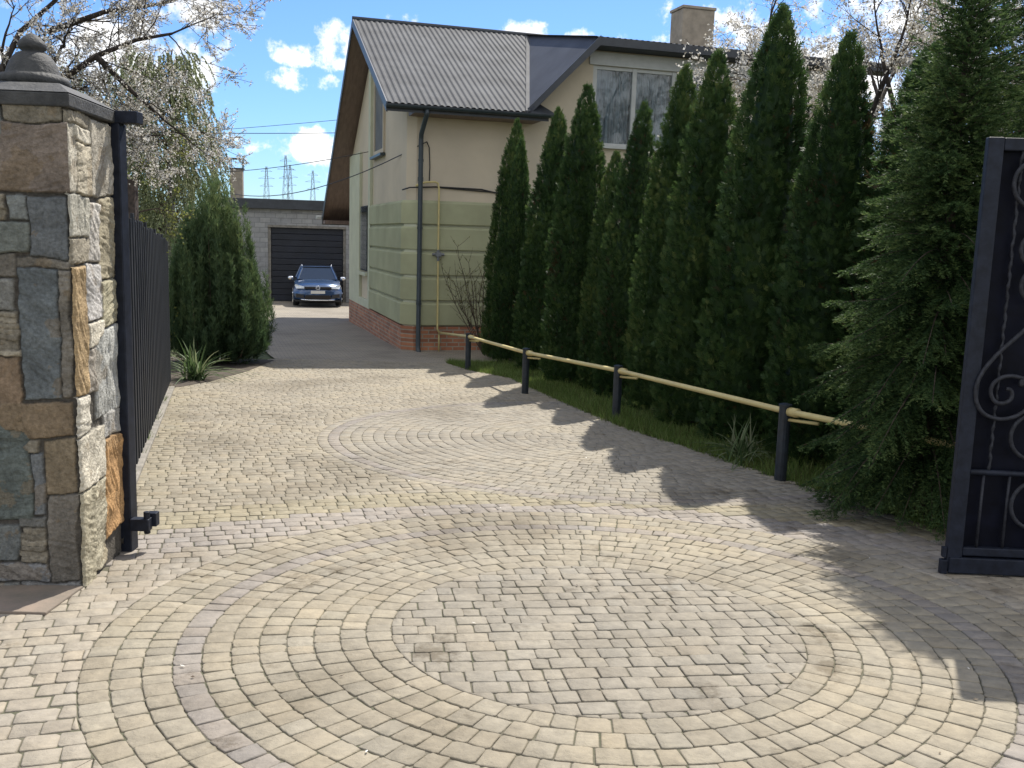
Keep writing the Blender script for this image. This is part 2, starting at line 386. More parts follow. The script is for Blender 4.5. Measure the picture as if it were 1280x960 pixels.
def clip_half(poly, px, py, nx_, ny_):
    """keep the side where (p-p0).n >= 0"""
    o = []
    for i in range(len(poly)):
        p, q = poly[i], poly[(i+1) % len(poly)]
        dp = (p[0]-px)*nx_+(p[1]-py)*ny_; dq = (q[0]-px)*nx_+(q[1]-py)*ny_
        if dp >= 0: o.append(p)
        if (dp >= 0) != (dq >= 0):
            t = dp/(dp-dq); o.append((p[0]+t*(q[0]-p[0]), p[1]+t*(q[1]-p[1])))
    return o

stones = []   # (polygon, colour)
C1, C2 = (.43, 4.33), (1.05, 9.9)
R1, R2 = .96+11*.1165, 3.02
CB = np.array([.258, .226, .168]); CPUR = np.array([.226, .200, .170]); CGREY = np.array([.242, .216, .170]); CYEL = np.array([.260, .226, .152])
def tone(base, var=.05):
    k = 1+random.gauss(0, var); t = random.gauss(0, .010)
    return np.clip(base*k*np.array([1+t, 1, 1-t*1.5]), .03, .8)
def ring(c, r0, r1, base, step=.112):
    nst = max(6, int(round(2*math.pi*(r0+r1)/2/step))); ang = random.random()*6.28; w0 = 2*math.pi/nst
    edges = []
    a = ang
    ws = [random.choice([.8, 1.0, 1.0, 1.2]) for _ in range(nst)]; tot = sum(ws)
    for w_ in ws:
        a1 = a+2*math.pi*w_/tot
        p = [(c[0]+r*math.cos(t), c[1]+r*math.sin(t)) for r, t in ((r0, a), (r1, a), (r1, (a+a1)/2), (r1, a1), (r0, a1), (r0, (a+a1)/2))]
        m_ = (c[0]+(r0+r1)/2*math.cos((a+a1)/2), c[1]+(r0+r1)/2*math.sin((a+a1)/2))
        stones.append((p, tone(base), m_)); a = a1
def disc_rows(c, rad, ang, base, h=.108):
    ca, sa = math.cos(ang), math.sin(ang); v = -rad-.06
    while v < rad+.1:
        u = -rad-random.random()*.1
        while u < rad+.1:
            l = random.choice([.08, .10, .13, .15]); wv = .005*math.sin(u*9+v*5)
            q = [(u, v+wv), (u+l, v+wv), (u+l, v+h+wv), (u, v+h+wv)]
            p = [(c[0]+x*ca-y*sa, c[1]+x*sa+y*ca) for x, y in q]
            mx_, my_ = sum(x for x, y in p)/4, sum(y for x, y in p)/4
            d = math.hypot(mx_-c[0], my_-c[1])
            if d < rad+.1:
                if d > 1e-6: p = clip_half(p, c[0]+(mx_-c[0])/d*rad, c[1]+(my_-c[1])/d*rad, -(mx_-c[0])/d, -(my_-c[1])/d)
                if len(p) >= 3: stones.append((p, tone(base), (mx_, my_)))
            u += l
        v += h
disc_rows(C1, .96, R_(8), CGREY*.97)
for k in range(11):
    r0 = .96+k*.1165; ring(C1, r0, r0+.1165, CPUR if k == 7 else (CB if k > 0 else CB*.97))
disc_rows(C2, .9, R_(12), CGREY)
for k in range(19):
    r0 = .9+k*.112
    ring(C2, r0, min(r0+.112, R2), CPUR*1.03 if k == 17 else CGREY*1.04)
# straight courses everywhere else, laid square to the drive
v = -4.5
while v < 18.6:
    u = -9.5+random.random()*.2; h = .106
    while u < 11:
        l = random.choice([.08, .10, .10, .12, .15])
        wv = .02*math.sin(u*1.7+v*2.1)+.01*math.sin(u*5+v)
        q = [(u, v+wv), (u+l, v+wv), (u+l, v+h+wv), (u, v+h+wv)]
        p = [(A[0]*x+B[0]*y, A[1]*x+B[1]*y) for x, y in q]
        mx_, my_ = sum(x for x, y in p)/4, sum(y for x, y in p)/4
        u += l
        if my_ < .8 or my_ > 18.2 or (my_ < 6 and abs(mx_) > 4.4) or not inside(mx_, my_, DRIVE): continue
        bad = False
        for c, rr in ((C1, R1), (C2, R2)):
            dx, dy = mx_-c[0], my_-c[1]; d = math.hypot(dx, dy)
            if d < rr-.1: bad = True; break
            if d < rr+.2: p = clip_half(p, c[0]+dx/d*rr, c[1]+dy/d*rr, dx/d, dy/d)
        if bad or len(p) < 3: continue
        base = CB if my_ > 6.2 else CB*.6+CPUR*.52
        ra = math.hypot(mx_-.57, my_-2.71)
        if my_ > 4.5:
            if 3.62 < ra < 4.08: base = CPUR*1.15
            elif 4.08 < ra < 4.5: base = CYEL
        base = base*(1-.0)+0
        if mx_*A[0]+my_*A[1] < -.4 and my_ > 6.6: base = base*.55+CYEL*.42
        stones.append((p, tone(base), (mx_, my_)))
    v += h
Vs, Ts, Fd = [], [], {}
mi = []
for poly, colr, (cx, cy) in stones:
    if not inside(cx, cy, DRIVE) or cy < .8: continue
    k = len(poly)
    if cy < 8.5:          # worn, knocked off corners
        q_ = []
        for i in range(k):
            p, a_, c_ = poly[i], poly[i-1], poly[(i+1) % k]
            la, lc = math.hypot(a_[0]-p[0], a_[1]-p[1]), math.hypot(c_[0]-p[0], c_[1]-p[1])
            if la < .03 or lc < .03: q_.append(p); continue
            ca_ = random.choice([.004, .006, .008, .014]); cc_ = random.choice([.004, .006, .008, .014])
            q_ += [(p[0]+(a_[0]-p[0])/la*ca_, p[1]+(a_[1]-p[1])/la*ca_), (p[0]+(c_[0]-p[0])/lc*cc_, p[1]+(c_[1]-p[1])/lc*cc_)]
        poly = q_; k = len(poly)
    cxm, cym = sum(p[0] for p in poly)/k, sum(p[1] for p in poly)/k
    sz = max(math.hypot(p[0]-cxm, p[1]-cym) for p in poly)
    if sz < .02: continue
    near = cy < 9
    j = .0035
    tx, ty, hz = random.gauss(0, .011), random.gauss(0, .011), random.gauss(0, .0010)
    outer = [(cxm+(p[0]-cxm)*(1-.003/sz)+random.uniform(-j, j), cym+(p[1]-cym)*(1-.003/sz)+random.uniform(-j, j)) for p in poly]
    inner = [(cxm+(p[0]-cxm)*(1-.0065/sz), cym+(p[1]-cym)*(1-.0065/sz)) for p in outer]
    b0 = len(Vs)
    for (x, y) in outer: Vs.append((x, y, gz(y)-.009+hz))
    for (x, y) in outer: Vs.append((x, y, gz(y)-.003+hz+(x-cxm)*tx+(y-cym)*ty))
    for (x, y) in inner: Vs.append((x, y, gz(y)+hz+(x-cxm)*tx+(y-cym)*ty))
    Ts += [colr]*(3*k)
    for lv in (0, 1):
        for i in range(k):
            i2 = (i+1) % k
            Fd.setdefault(4, []).append((b0+lv*k+i, b0+lv*k+i2, b0+(lv+1)*k+i2, b0+(lv+1)*k+i))
    Fd.setdefault(k, []).append(tuple(b0+2*k+i for i in range(k)))
tag(np_obj('driveway', np.array(Vs), [np.array(f) for f in Fd.values()], M['paver'], col=np.array(Ts)), kind='structure')
tag(sheet('driveway_bed', DRIVE, M['joint'], -.0065), kind='structure')
YARD = [(-1.2, 18.2), (.6, 20.2), (3, 24), (-4, 48), (-16, 48), (-12, 36), (-8.2, 27), (-5.6, 21), (-4.55, 18.2)]
tag(sheet('yard', YARD, M['concrete'], -.006), kind='structure')
# left kerb along the fence
mb = MB()
kl = [(-2.42, 5.75), (-2.98, 7.6), (-4.66, 13.1)]
for (x0, y0), (x1, y1) in zip(kl, kl[1:]):
    dx, dy = x1-x0, y1-y0; L = math.hypot(dx, dy); nx_, ny_ = -dy/L*.09, dx/L*.09
    mb.prism([G(x0, y0, .025), G(x1, y1, .025), G(x1+nx_, y1+ny_, .025), G(x0+nx_, y0+ny_, .025)], (0, 0, -.12))
kb = mb.build('kerb', M['kerb'], bevel=.01); tag(kb, kind='structure')
# slab pavement by the pillar
mb = MB()
for i in range(3):
    for j_ in range(2):
        x0, y0 = -3.25+i*.405-.1, 3.86+j_*.405
        if i == 2 and j_ == 0: continue
        mb.prism([G(x0, y0, .012), G(x0+.395, y0, .012), G(x0+.395, y0+.395, .012), G(x0, y0+.395, .012)], (0, 0, -.05))
tag(mb.build('pavement', M['slab'], bevel=.006), kind='structure')

# ------------------------------------------------------------------ stone gate pillar
PX0, PY0 = -2.165, 4.685         # front corner next to the drive
PW, PD, PH = .50, .62, 2.39
PB = gz(PY0)-.02
pil = empty('gate_pillar', (PX0, PY0, gz(PY0)), R_(5))
tag(pil, 'tall gate pillar clad in irregular grey and rust coloured stones with a bell finial', 'pillar')
BLUE, TAN, BRN, ORG, GRN, PALE, GREY = (.165,.175,.165), (.25,.222,.168), (.185,.168,.138), (.29,.20,.11), (.165,.175,.148), (.50,.46,.37), (.215,.213,.192)
def strips(x0, y0, x1, y1, nn, c):
    h = (y1-y0)/nn; return [(x0+random.uniform(-1, 2), y0+i*h, x1+random.uniform(-2, 1), y0+(i+1)*h, tuple(np.array(c)*random.uniform(.75, 1.25))) for i in range(nn)]
FRONT = [(-60,128,-14,175,BRN),(-12,130,31,169,BLUE),(34,127,101,148,TAN),(26,150,110,231,(.19,.155,.125)),(5,177,24,212,GREY),(-60,178,2,236,GRN),
 (-10,215,25,222,BRN),(-14,224,25,231,TAN),(35,236,58,264,BLUE),(60,236,102,309,(.14,.15,.152)),(12,267,58,305,(.19,.205,.18)),(-16,240,8,318,GREY),(-60,240,-18,330,TAN),
 (16,307,43,333,BRN),(45,311,103,322,BRN),(45,324,89,484,(.16,.178,.18)),(91,324,103,482,BRN),(-24,335,15,429,ORG),(-60,334,-26,420,GREY),(19,336,39,374,GREY),
 (-20,434,9,512,(.25,.25,.24)),(-60,424,-22,530,BRN),(11,431,41,490,(.24,.175,.115)),(15,489,103,531,(.185,.14,.09)),(24,533,62,550,TAN),(-18,516,51,641,(.135,.155,.14)),(-60,534,-20,640,TAN),
 (53,552,66,634,(.17,.18,.18)),(68,535,104,607,(.20,.16,.105)),(70,609,106,719,(.165,.15,.125)),(34,637,67,650,GREY),(-8,648,34,694,BLUE),(-60,644,-10,715,GRN),(-6,697,68,720,(.19,.19,.185)),
 (-60,723,34,742,GREY),(36,722,106,742,(.25,.245,.23))]
FRONT += strips(9, 236, 31, 265, 5, TAN)+strips(18, 376, 43, 429, 8, TAN)+strips(36, 652, 67, 695, 6, TAN)
RIGHT_SUNLIT = [(x0_, y0_, x1_, y1_, tuple(min(.72, q_*1.22) for q_ in c_)) for x0_, y0_, x1_, y1_, c_ in [(80,150,103,231,PALE),(92,133,116,149,TAN),(104,151,117,167,PALE),(104,169,117,231,(.36,.32,.24)),(119,135,150,230,(.34,.31,.25)),  # right face: stone colours raised, its sunlight is painted into them
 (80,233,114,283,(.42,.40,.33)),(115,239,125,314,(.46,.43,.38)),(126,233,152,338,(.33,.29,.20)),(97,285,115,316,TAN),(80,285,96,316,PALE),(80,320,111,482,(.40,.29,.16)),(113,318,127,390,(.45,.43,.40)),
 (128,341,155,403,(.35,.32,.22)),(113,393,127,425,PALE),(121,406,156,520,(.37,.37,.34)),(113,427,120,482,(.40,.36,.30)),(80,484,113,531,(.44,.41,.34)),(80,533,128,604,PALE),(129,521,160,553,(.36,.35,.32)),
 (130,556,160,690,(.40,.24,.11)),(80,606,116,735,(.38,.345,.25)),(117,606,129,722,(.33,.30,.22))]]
def clad_face(stones_, to_px, wid, hgt, step, seed):
    nu, nv = int(wid/step)+1, int(hgt/step)+1
    D = np.zeros((nv, nu)); Cc = np.zeros((nv, nu, 3))
    rects = np.array([s_[:4] for s_ in stones_])+np.array([-.7, -.6, .7, .6]); cols = np.array([s_[4] for s_ in stones_])
    for j in range(nv):
        v = j/(nv-1)*hgt
        for i in range(nu):
            u = i/(nu-1)*wid
            x, y = to_px(u, v)
            wp = Vector((u*5.5, v*5.5, seed)); wn = noise.noise_vector(wp); wn2 = noise.noise_vector(wp*4)
            scx = to_px.sc
            x += (wn.x*5+wn2.x*1.8)*scx; y += (wn.y*5+wn2.y*1.8)
            dx = np.minimum(x-rects[:, 0], rects[:, 2]-x)/scx; dy = np.minimum(y-rects[:, 1], rects[:, 3]-y)
            d = np.minimum(dx, dy); k = int(np.argmax(d)); dd = d[k]/252.0      # metres to the stone's edge
            f = noise.fractal(Vector((u*7, v*7, k*3.1+seed)), 1.0, 2.1, 5)
            ka = (k*2.4) % 3.1-1.2; ur, vr = u*math.cos(ka)-v*math.sin(ka), u*math.sin(ka)+v*math.cos(ka)
            ridg = abs(noise.noise(Vector((ur*4+k, vr*22, k*1.7))))+.6*abs(noise.noise(Vector((ur*9+k, vr*60, k*2.7))))
            if dd > 0:
                t = min(1, dd/.008); t = math.sqrt(max(0, 1-(1-t)**2))
                D[j, i] = .006+.016*t*(.6+.6*((k*37) % 7)/7)+f*.009*t+ridg*.011*t
                Cc[j, i] = cols[k]*(1+.35*f)*(1+.12*((k*53) % 5-2)/2)
                if dd < .004: Cc[j, i] *= .7
                st = noise.fractal(Vector((u*5+k*5, v*5, 3)), .8, 2.2, 5)
                if st > .42: Cc[j, i] = Cc[j, i]*.6+np.array([.25, .18, .10])*.35
            else:
                D[j, i] = .004+noise.noise(Vector((u*30, v*30, 5)))*.003; Cc[j, i] = np.array([.105, .095, .08])*(1+.3*f)
    return D, Cc
def px_front(u, v): return 103-8*(v/PH)-(PW-u)*252, 733-v*252.0
px_front.sc = 1.0
def px_right(u, v):
    y = 733-v*252.0; xc = 103-8*(v/PH); xr = 150-11*(v/PH)
    return xc+(xr-xc)*u/PD, y
px_right.sc = 47/252/PD
pv, pf, pc = [], [], []
def put_face(D, Cc, org, eu, nrm, wid, hgt, ends):
    global pv, pf, pc
    nv, nu = D.shape; base = sum(len(x) for x in pv)
    uu = np.linspace(0, wid, nu)[None, :].repeat(nv, 0); vv = np.linspace(0, hgt, nv)[:, None].repeat(nu, 1)
    edge = np.minimum(uu, wid-uu); rnd = np.clip(1-edge/.02, 0, 1)**2*.012
    Dn = D-rnd
    P = np.array(org)[None, None]+uu[..., None]*np.array(eu)+Dn[..., None]*np.array(nrm); P[..., 2] += vv
    # corner columns meet the neighbouring face
    pv.append(P.reshape(-1, 3)); pc.append(Cc.reshape(-1, 3))
    ii, jj = np.meshgrid(np.arange(nu-1), np.arange(nv-1)); q = (base+jj*nu+ii).ravel()
    pf.append(np.stack([q, q+1, q+nu+1, q+nu], 1))
zb = PB-gz(PY0)
Df, Cf = clad_face(FRONT, px_front, PW+.04, PH, .0055, 1.0)
Dr, Cr = clad_face(RIGHT_SUNLIT, px_right, PD+.04, PH, .0055, 2.0)
put_face(Df, Cf, (-PW-.02, .0, zb), (1, 0, 0), (0, -1, 0), PW+.04, PH, 0)
put_face(Dr, Cr, (.0, -.02, zb), (0, 1, 0), (1, 0, 0), PD+.04, PH, 0)
put_face(Df[::2, ::2], Cf[::2, ::2], (.02, PD, zb), (-1, 0, 0), (0, 1, 0), PW+.04, PH, 0)
put_face(Dr[::2, ::2], Cr[::2, ::2], (-PW, PD+.02, zb), (0, -1, 0), (-1, 0, 0), PD+.04, PH, 0)
np_obj('stone_cladding', np.concatenate(pv), [np.concatenate(pf)], M['stone'], pil, col=np.concatenate(pc), smooth=True)
mb = MB(); mb.box(-PW+.003, .003, zb, -.003, PD-.003, zb+PH-.01); mb.build('core', M['cap'], pil)
mb = MB()
oh, ct, ch = .04, .065, .062
x0, x1, y0, y1, z0 = -PW-oh, oh, -oh, PD+oh, zb+PH
mb.box(x0, y0, z0, x1, y1, z0+ct)
cx_, cy_ = (x0+x1)/2, (y0+y1)/2; e = .02; ft = .19
lo = [(x0+e*0, y0, z0+ct+.002), (x1, y0, z0+ct+.002), (x1, y1, z0+ct+.002), (x0, y1, z0+ct+.002)]
hi = [(cx_-ft, cy_-ft, z0+ct+ch), (cx_+ft, cy_-ft, z0+ct+ch), (cx_+ft, cy_+ft, z0+ct+ch), (cx_-ft, cy_+ft, z0+ct+ch)]
mb.add(lo+hi, [(0,1,5,4),(1,2,6,5),(2,3,7,6),(3,0,4,7),(4,5,6,7)])
mb.build('cap', M['cap'], pil, bevel=.008)
zf = z0+ct+ch
mb = MB().lathe([(r_f, z_f*.9) for r_f, z_f in [(.12,-.02),(.15,-.005),(.168,.012),(.172,.035),(.16,.058),(.13,.066),(.128,.072),(.122,.09),(.112,.12),(.095,.155),(.075,.178),(.05,.188),(.048,.194),(.062,.204),(.068,.222),(.06,.245),(.038,.268),(.012,.288),(.002,.292)]], (cx_, cy_, zf), 40)
mb.build('finial', M['cap'], pil, smooth=True)

# ------------------------------------------------------------------ hinge post beside the pillar
hp = empty('gate_post', (-2.20, 5.36, gz(5.35)))
tag(hp, 'slim dark steel gate post with hinge brackets beside the stone pillar', 'gate post')
MB().box(-.038, -.05, -.03, .042, .05, 2.40).build('post', M['gate_dark'], hp, bevel=.006)
m1 = MB().box(-.036, -.052, 2.401, .14, .04, 2.465); m1.build('top_bracket', M['gate_dark'], hp, bevel=.004)
m2 = MB().box(.043, -.07, .13, .15, -.01, .2); m2.box(.11, -.005, .14, .17, .05, .22); m2.tube([(.13,-.04,.11),(.13,-.04,.24)], .018, 12)
m2.build('hinge_bracket', M['gate_dark'], hp, bevel=.004)

# rusty stub behind the post
q = cam_ray = None
def at(px, py, Y):
    d = r2*((px-640)/F_PX) + u2*(-(py-480)/F_PX) + fw
    d = d/d.y; return Vector((0, 0, EYE)) + d*Y
p0 = at(163, 224, 9.0)
st = MB().box(-.045, -.045, 0, .045, .045, p0.z-gz(9.0)+.02).build('fence_stake', M['rusty']); st.location = (-3.56, 9.0, gz(9.0)-.02)
tag(st, 'rusty brown stake rising above the near end of the dark slat fence', 'stake')

# ------------------------------------------------------------------ slat fence
F0, F1 = np.array([-2.62, 6.3]), np.array([-4.86, 13.5]); fl = np.linalg.norm(F1-F0); fd = (F1-F0)/fl; fn = np.array([-fd[1], fd[0]])
fe = empty('slat_fence', (F0[0], F0[1], gz(F0[1])), math.atan2(fd[1], fd[0]))
tag(fe, 'dark grey upright slat fence running along the left kerb', 'fence')
mb = MB(); u = 0; sl = (gz(F1[1])-gz(F0[1]))/fl
k = 0
while u < fl-.1:
    z = sl*u; top = z+2.06-(.03 if k % 3 else 0)-.012*(k % 4)
    mb.box(u, -.012+.012*(k % 2), z+.06, u+.118, .010+.012*(k % 2), top); u += .126; k += 1
mb.build('slat_panel', M['fence'], fe, bevel=.003)
mb = MB()
for zz in (.35, 1.65): mb.prism([(0, .026, zz), (fl, .026, zz+sl*fl), (fl, .066, zz+sl*fl), (0, .066, zz)], (0, 0, .05))
mb.build('rail', M['fence'], fe)
for uu in (0.05, 2.5, 5.0, fl-.08):
    MB().box(uu-.03, .07, sl*uu-.1, uu+.03, .13, sl*uu+1.95).build('post', M['fence'], fe)

# ------------------------------------------------------------------ right gate leaf
gp0 = Vector((2.545, 5.37, gz(5.37))); 
gl = empty('gate_leaf', gp0, math.atan2(-.05, 1))
tag(gl, 'open wrought iron gate leaf with scrolls on a dark sheet panel', 'gate')
GW, GH = 2.0, 2.47
MB().box(0, -.02, .03, .085, .03, GH).box(GW-.085, -.02, .03, GW, .03, GH).box(.086, -.018, GH-.07, GW-.086, .028, GH-.002).box(.086,-.018,.115,GW-.086,.028,.165).box(.012,-.032,.012,GW,.034,.105).build('frame', M['gate_dark'], gl, bevel=.006)
MB().box(-.03, -.022, .0, .008, .02, .085).box(-.025, -.02, .1, -.003, .015, .16).build('bolt', M['gate_dark'], gl, bevel=.004)
MB().box(.05, .032, .09, GW-.05, .038, GH-.04).build('sheet_panel', M['gate_panel'], gl)
sm = MB().box(.03, -.024, GH+.001, .06, .03, GH+.012)
mr = MB(); mr.tube([(.086+(GW-.17)*t, -.006, .61+.05*t-.02*math.sin(t*math.pi)) for t in np.linspace(0, 1, 20)], .017, 8)
mr.build('mid_rail', M['gate_dark'], gl, smooth=True)
for k, xx in enumerate(np.arange(.165, GW-.1, .145)):
    MB().tube([(xx, -.004, .16), (xx, -.004, .60)], .0085, 8).build('bar', M['iron'], gl, smooth=True)
for xx in (.19, .62, 1.05, 1.48, 1.85):
    # twisted bars above the rail
    t_ = MB(); pts = [(xx+.003*math.cos(z*55), -.004+.003*math.sin(z*55), z) for z in np.arange(.62, GH-.06, .012)]
    t_.tube(pts, [.0085+.0025*math.sin(z*110) for z in np.arange(.62, GH-.06, .012)][:len(pts)], 6); t_.build('bar', M['iron'], gl, smooth=True)
def spiral(cx, cz, r0, r1, a0, a1, nn=40): return [(cx+(r0+(r1-r0)*t)*math.cos(a0+(a1-a0)*t), -.026, cz+(r0+(r1-r0)*t)*math.sin(a0+(a1-a0)*t)) for t in np.linspace(0, 1, nn)]
PI = math.pi
def gpt(px, py):                       # a spot on the leaf measured off the photograph
    d = r2*((px-640)/F_PX)+u2*(-(py-480)/F_PX)+fw; d /= d.y; p = Vector((0,0,EYE))+d*5.35; return p.x-gp0.x, p.z-gp0.z
def scroll(path): 
    MB().tube([(x, -.028, z) for x, z in path], .012, 8).build('scroll', M['iron'], gl, smooth=True)
def smoothp(pts, nn=8):
    out = []; P = [np.array(p) for p in pts]; P = [P[0]*2-P[1]]+P+[P[-1]*2-P[-2]]
    for i in range(1, len(P)-2):
        for t in np.linspace(0, 1, nn, endpoint=False):
            a_, b_, c_, d_ = P[i-1:i+3]; out.append(.5*((2*b_)+(-a_+c_)*t+(2*a_-5*b_+4*c_-d_)*t*t+(-a_+3*b_-3*c_+d_)*t**3))
    out.append(P[-2]); return out
big = [(1300,392),(1272,418),(1240,448),(1222,475),(1219,498),(1228,516),(1248,523),(1268,519),(1284,508)]
inn = [(1284,508),(1300,490),(1300,462)]
scroll(smoothp([gpt(*p) for p in big+inn]))
scroll(smoothp([gpt(*p) for p in [(1290,478),(1272,471),(1255,470),(1241,478),(1237,491),(1243,502),(1254,503),(1262,497),(1262,488),(1256,485)]]))
MB().box(gpt(1290,478)[0]-.085, -.045, gpt(1290,478)[1]-.022, gpt(1290,478)[0]-.03, -.012, gpt(1290,478)[1]+.022).build('collar', M['iron'], gl, bevel=.01)
c3 = gpt(1290, 545)
scroll([(x, z) for x, _, z in spiral(c3[0], c3[1], .13, .13, 0, 2*PI, 40)])
c4 = gpt(1292, 630); scroll([(x, z) for x, _, z in spiral(c4[0], c4[1], .14, .14, 0, 2*PI, 40)])
for cy in (230, 312, 357):
    c5 = gpt(1296, cy); scroll([(x, z) for x, _, z in spiral(c5[0], c5[1], .13 if cy == 230 else .095, .13 if cy == 230 else .095, 0, 2*PI, 36)])
# the same ironwork mirrored on the far half of the leaf
for px_s in (1,):
    scroll([(GW-x, z) for x, z in smoothp([gpt(*p) for p in big+inn])])
    scroll([(x, z) for x, _, z in spiral(GW-.35, 1.65, .13, .13, 0, 2*PI, 36)])

# ------------------------------------------------------------------ the house
HC = (-2.325, 20.66, gz(20.66))
hs = empty('house', HC, TH)
tag(hs, 'two storey beige house with corrugated grey roof, green banded ground floor and brick plinth', 'house')
TG = 9.0                                   # depth of the gable wall
SE = 11.0                                  # length of the front wall
ZB = -.35
# upper walls
w_ = MB()
w_.prism([(0, .18, ZB), (0, TG, ZB), (0, TG, 4.75), (0, 4.7, 7.45), (0, .18, 5.15)], (.3, 0, 0))
w_.prism([(0, .179, ZB), (.18, 0, ZB), (.3, 0, ZB), (.3, .179, ZB)], (0, 0, 5.06-ZB))
# front wall with the long window strip left open
W0, W1, WZ0, WZ1 = 4.08, 7.0, 4.57, 6.28
w_.box(.301, 0, ZB, SE, .3, WZ0)
w_.prism([(.301, 0, WZ0+.001), (W0, 0, WZ0+.001), (W0, 0, 6.50), (3.86, 0, 6.50), (2.5, 0, 5.12), (.301, 0, 5.06)], (0, .3, 0))
w_.box(W0+.001, 0, WZ1, SE, .3, 6.62); w_.box(W1, 0, WZ0+.001, SE, .3, WZ1-.001)
w_.box(SE-.3, .301, ZB, SE, TG, 4.8); w_.box(.301, TG-.3, ZB, SE-.301, TG, 4.8)
w_.build('wall', M['beige'], hs)
MB().box(W0-.3, .75, WZ0-.3, W1+.3, .78, WZ1+.3).box(W0-.2, .31, WZ0-.31, W1+.2, .74, WZ0-.28).build('room_lining', M['dark'], hs)
# brick plinth
mb = MB(); mb.box(-.08, .151, ZB, 0, TG+.02, .52); mb.box(.151, -.08, ZB, SE, 0, .52); mb.prism([(-.08,.15,ZB),(.15,-.08,ZB),(.15,.15,ZB)],(0,0,.52-ZB))
mb.build('plinth', M['brick'], hs, bevel=.008)
# green banded rendering: five chamfered courses
def course(z0, z1, out, ch=.22):
    b_ = .02
    def path(o): return [(-o, 4.86), (-o, ch), (ch, -o), (SE, -o)]
    mbc = MB(); rows = [(0.0, z0), (out-.008, z0), (out, z0+.012), (out, z1-.055), (out-.05, z1), (0.0, z1)]
    vs = [(x, y, z) for o, z in rows for x, y in path(o+.001)]
    fs = [(i*4+k, i*4+k+1, (i+1)*4+k+1, (i+1)*4+k) for i in range(5) for k in range(3)]
    fs += [tuple(i*4 for i in range(6)), tuple(i*4+3 for i in range(6))[::-1]]
    mbc.add(vs, fs); return mbc
zz = np.linspace(.55, 3.25, 6)
for i in range(5): course(zz[i]+.004, zz[i+1]-.04, .095).build('render_course', M['green'], hs)
course(.53, 3.22, .03, .19).build('render_backing', M['palegreen'], hs)
# pale pilasters and the tall recess on the gable
mb = MB(); mb.box(-.08, 6.85, .5, 0, TG+.0, 4.72); mb.prism([(-.08, 4.87, .5), (-.08, 5.2, .5), (-.08, 5.2, 6.95), (-.08, 4.87, 7.1)], (.08, 0, 0)); mb.box(-.08, 5.202, .5, 0, 6.848, .72)
mb.build('pilaster', M['palegreen'], hs, bevel=.006)
fr = MB().box(-.055, 5.45, 1.48, -.002, 6.75, 3.22).build('window', M['dark'], hs)
MB().box(-.14, 5.25, 1.36, -.003, 6.84, 1.44).build('sill', M['palegreen'], fr)
MB().box(-.07, 5.5, 1.52, -.06, 6.7, 3.18).build('pane', M['glass'], fr)
fr = MB()
for (y0, y1, z0, z1) in ((3.0, 3.1, 4.42, 6.35), (4.45, 4.55, 4.42, 6.35), (3.101, 4.449, 6.25, 6.35), (3.101, 4.449, 4.42, 4.52)): fr.box(-.05, y0, z0, -.002, y1, z1)
fr = fr.build('window', M['beige'], hs)
MB().box(-.02, 3.1, 4.52, -.003, 4.45, 6.25).build('matte_panel', M['matte_panel'], fr)  # opaque panel added instead of glass, which mirrored the bright sky
MB().box(-.13, 2.92, 4.34, -.003, 4.63, 4.40).build('sill', M['gutter'], fr)
# long window strip under the dormer eave
muls = [W0, 5.03, 6.0, W1-.07]
for i in range(3):
    a0, a1 = muls[i], muls[i+1]
    f = MB(); f.box(a0, .02, WZ0+.002, a0+.10, .12, WZ1-.002); f.box(a0+.101, .03, WZ1-.08, a1-.001, .11, WZ1-.002); f.box(a0+.101, .03, WZ0+.002, a1-.001, .11, WZ0+.06)
    if i == 2: f.box(a1, .02, WZ0+.002, a1+.069, .12, WZ1-.002)
    fo = f.build('window', M['white'], hs, bevel=.005)
    MB().box(a0+.1, .066, WZ0+.06, a1, .074, WZ1-.08).build('pane', M['glass'], fo)
    xs_ = np.arange(a0+.06, a1+.04, .012); cv = [(x, .22+.018*math.sin(x*62+2*math.sin(x*9)), z) for z in (WZ0+.02, WZ1-.02) for x in xs_]
    nn_ = len(xs_); c_ = MB().add(cv, [(k, k+1, nn_+k+1, nn_+k) for k in range(nn_-1)]); c_.build('curtain', M['curtain'], fo)
MB().box(W0-.06, -.09, WZ0-.06, W1+.06, .02, WZ0-.004).build('sill', M['white'], hs)
MB().box(W0-.1, -.035, WZ1+.003, SE, -.002, 6.56).build('lintel', M['white'], hs)

# ---- roof
RZ, RT, ET, EZ = 7.72, 4.7, -.62, 5.06
SL = (RZ-EZ)/(RT-ET)
BT, BZ = 12.2, 2.93
S0 = -.58
def corr(s): # sheet profile
    t = (s/.135) % 1.0
    return .022*(1 if t < .42 else (0 if .52 < t < .9 else (1-(t-.42)/.1 if t <= .52 else (t-.9)/.1)))
ss = np.arange(S0, SE+.6, .135/8)
rv = []; 
def strip_sheet(fn_lo, fn_hi, s_list):
    v = [(*fn_lo(s)[:1], *fn_lo(s)[1:]) for s in s_list]+[fn_hi(s) for s in s_list]
    m_ = len(s_list); return v, [(k, k+1, m_+k+1, m_+k) for k in range(m_-1)]
VS, DS = 2.42, 4.02                        # where the valley starts at the eave, where it meets the ridge
def front_lo(s):
    if s <= VS: t = ET
    else: t = ET+(RT-ET)*min(1, (s-VS)/(DS-VS))
    return (s, t, EZ+(t-ET)*SL+.03+corr(s))
rf = MB(); s1 = [s for s in ss if s < DS-.02]
v, f = strip_sheet(front_lo, lambda s: (s, RT, RZ+.03+corr(s)), s1); rf.add(v, f)
v, f = strip_sheet(lambda s: (s, RT, RZ+.03+corr(s)), lambda s: (s, BT, BZ+.03+corr(s)), list(ss)); rf.add(v, f)
roof = rf.build('roof', M['roof'], hs)
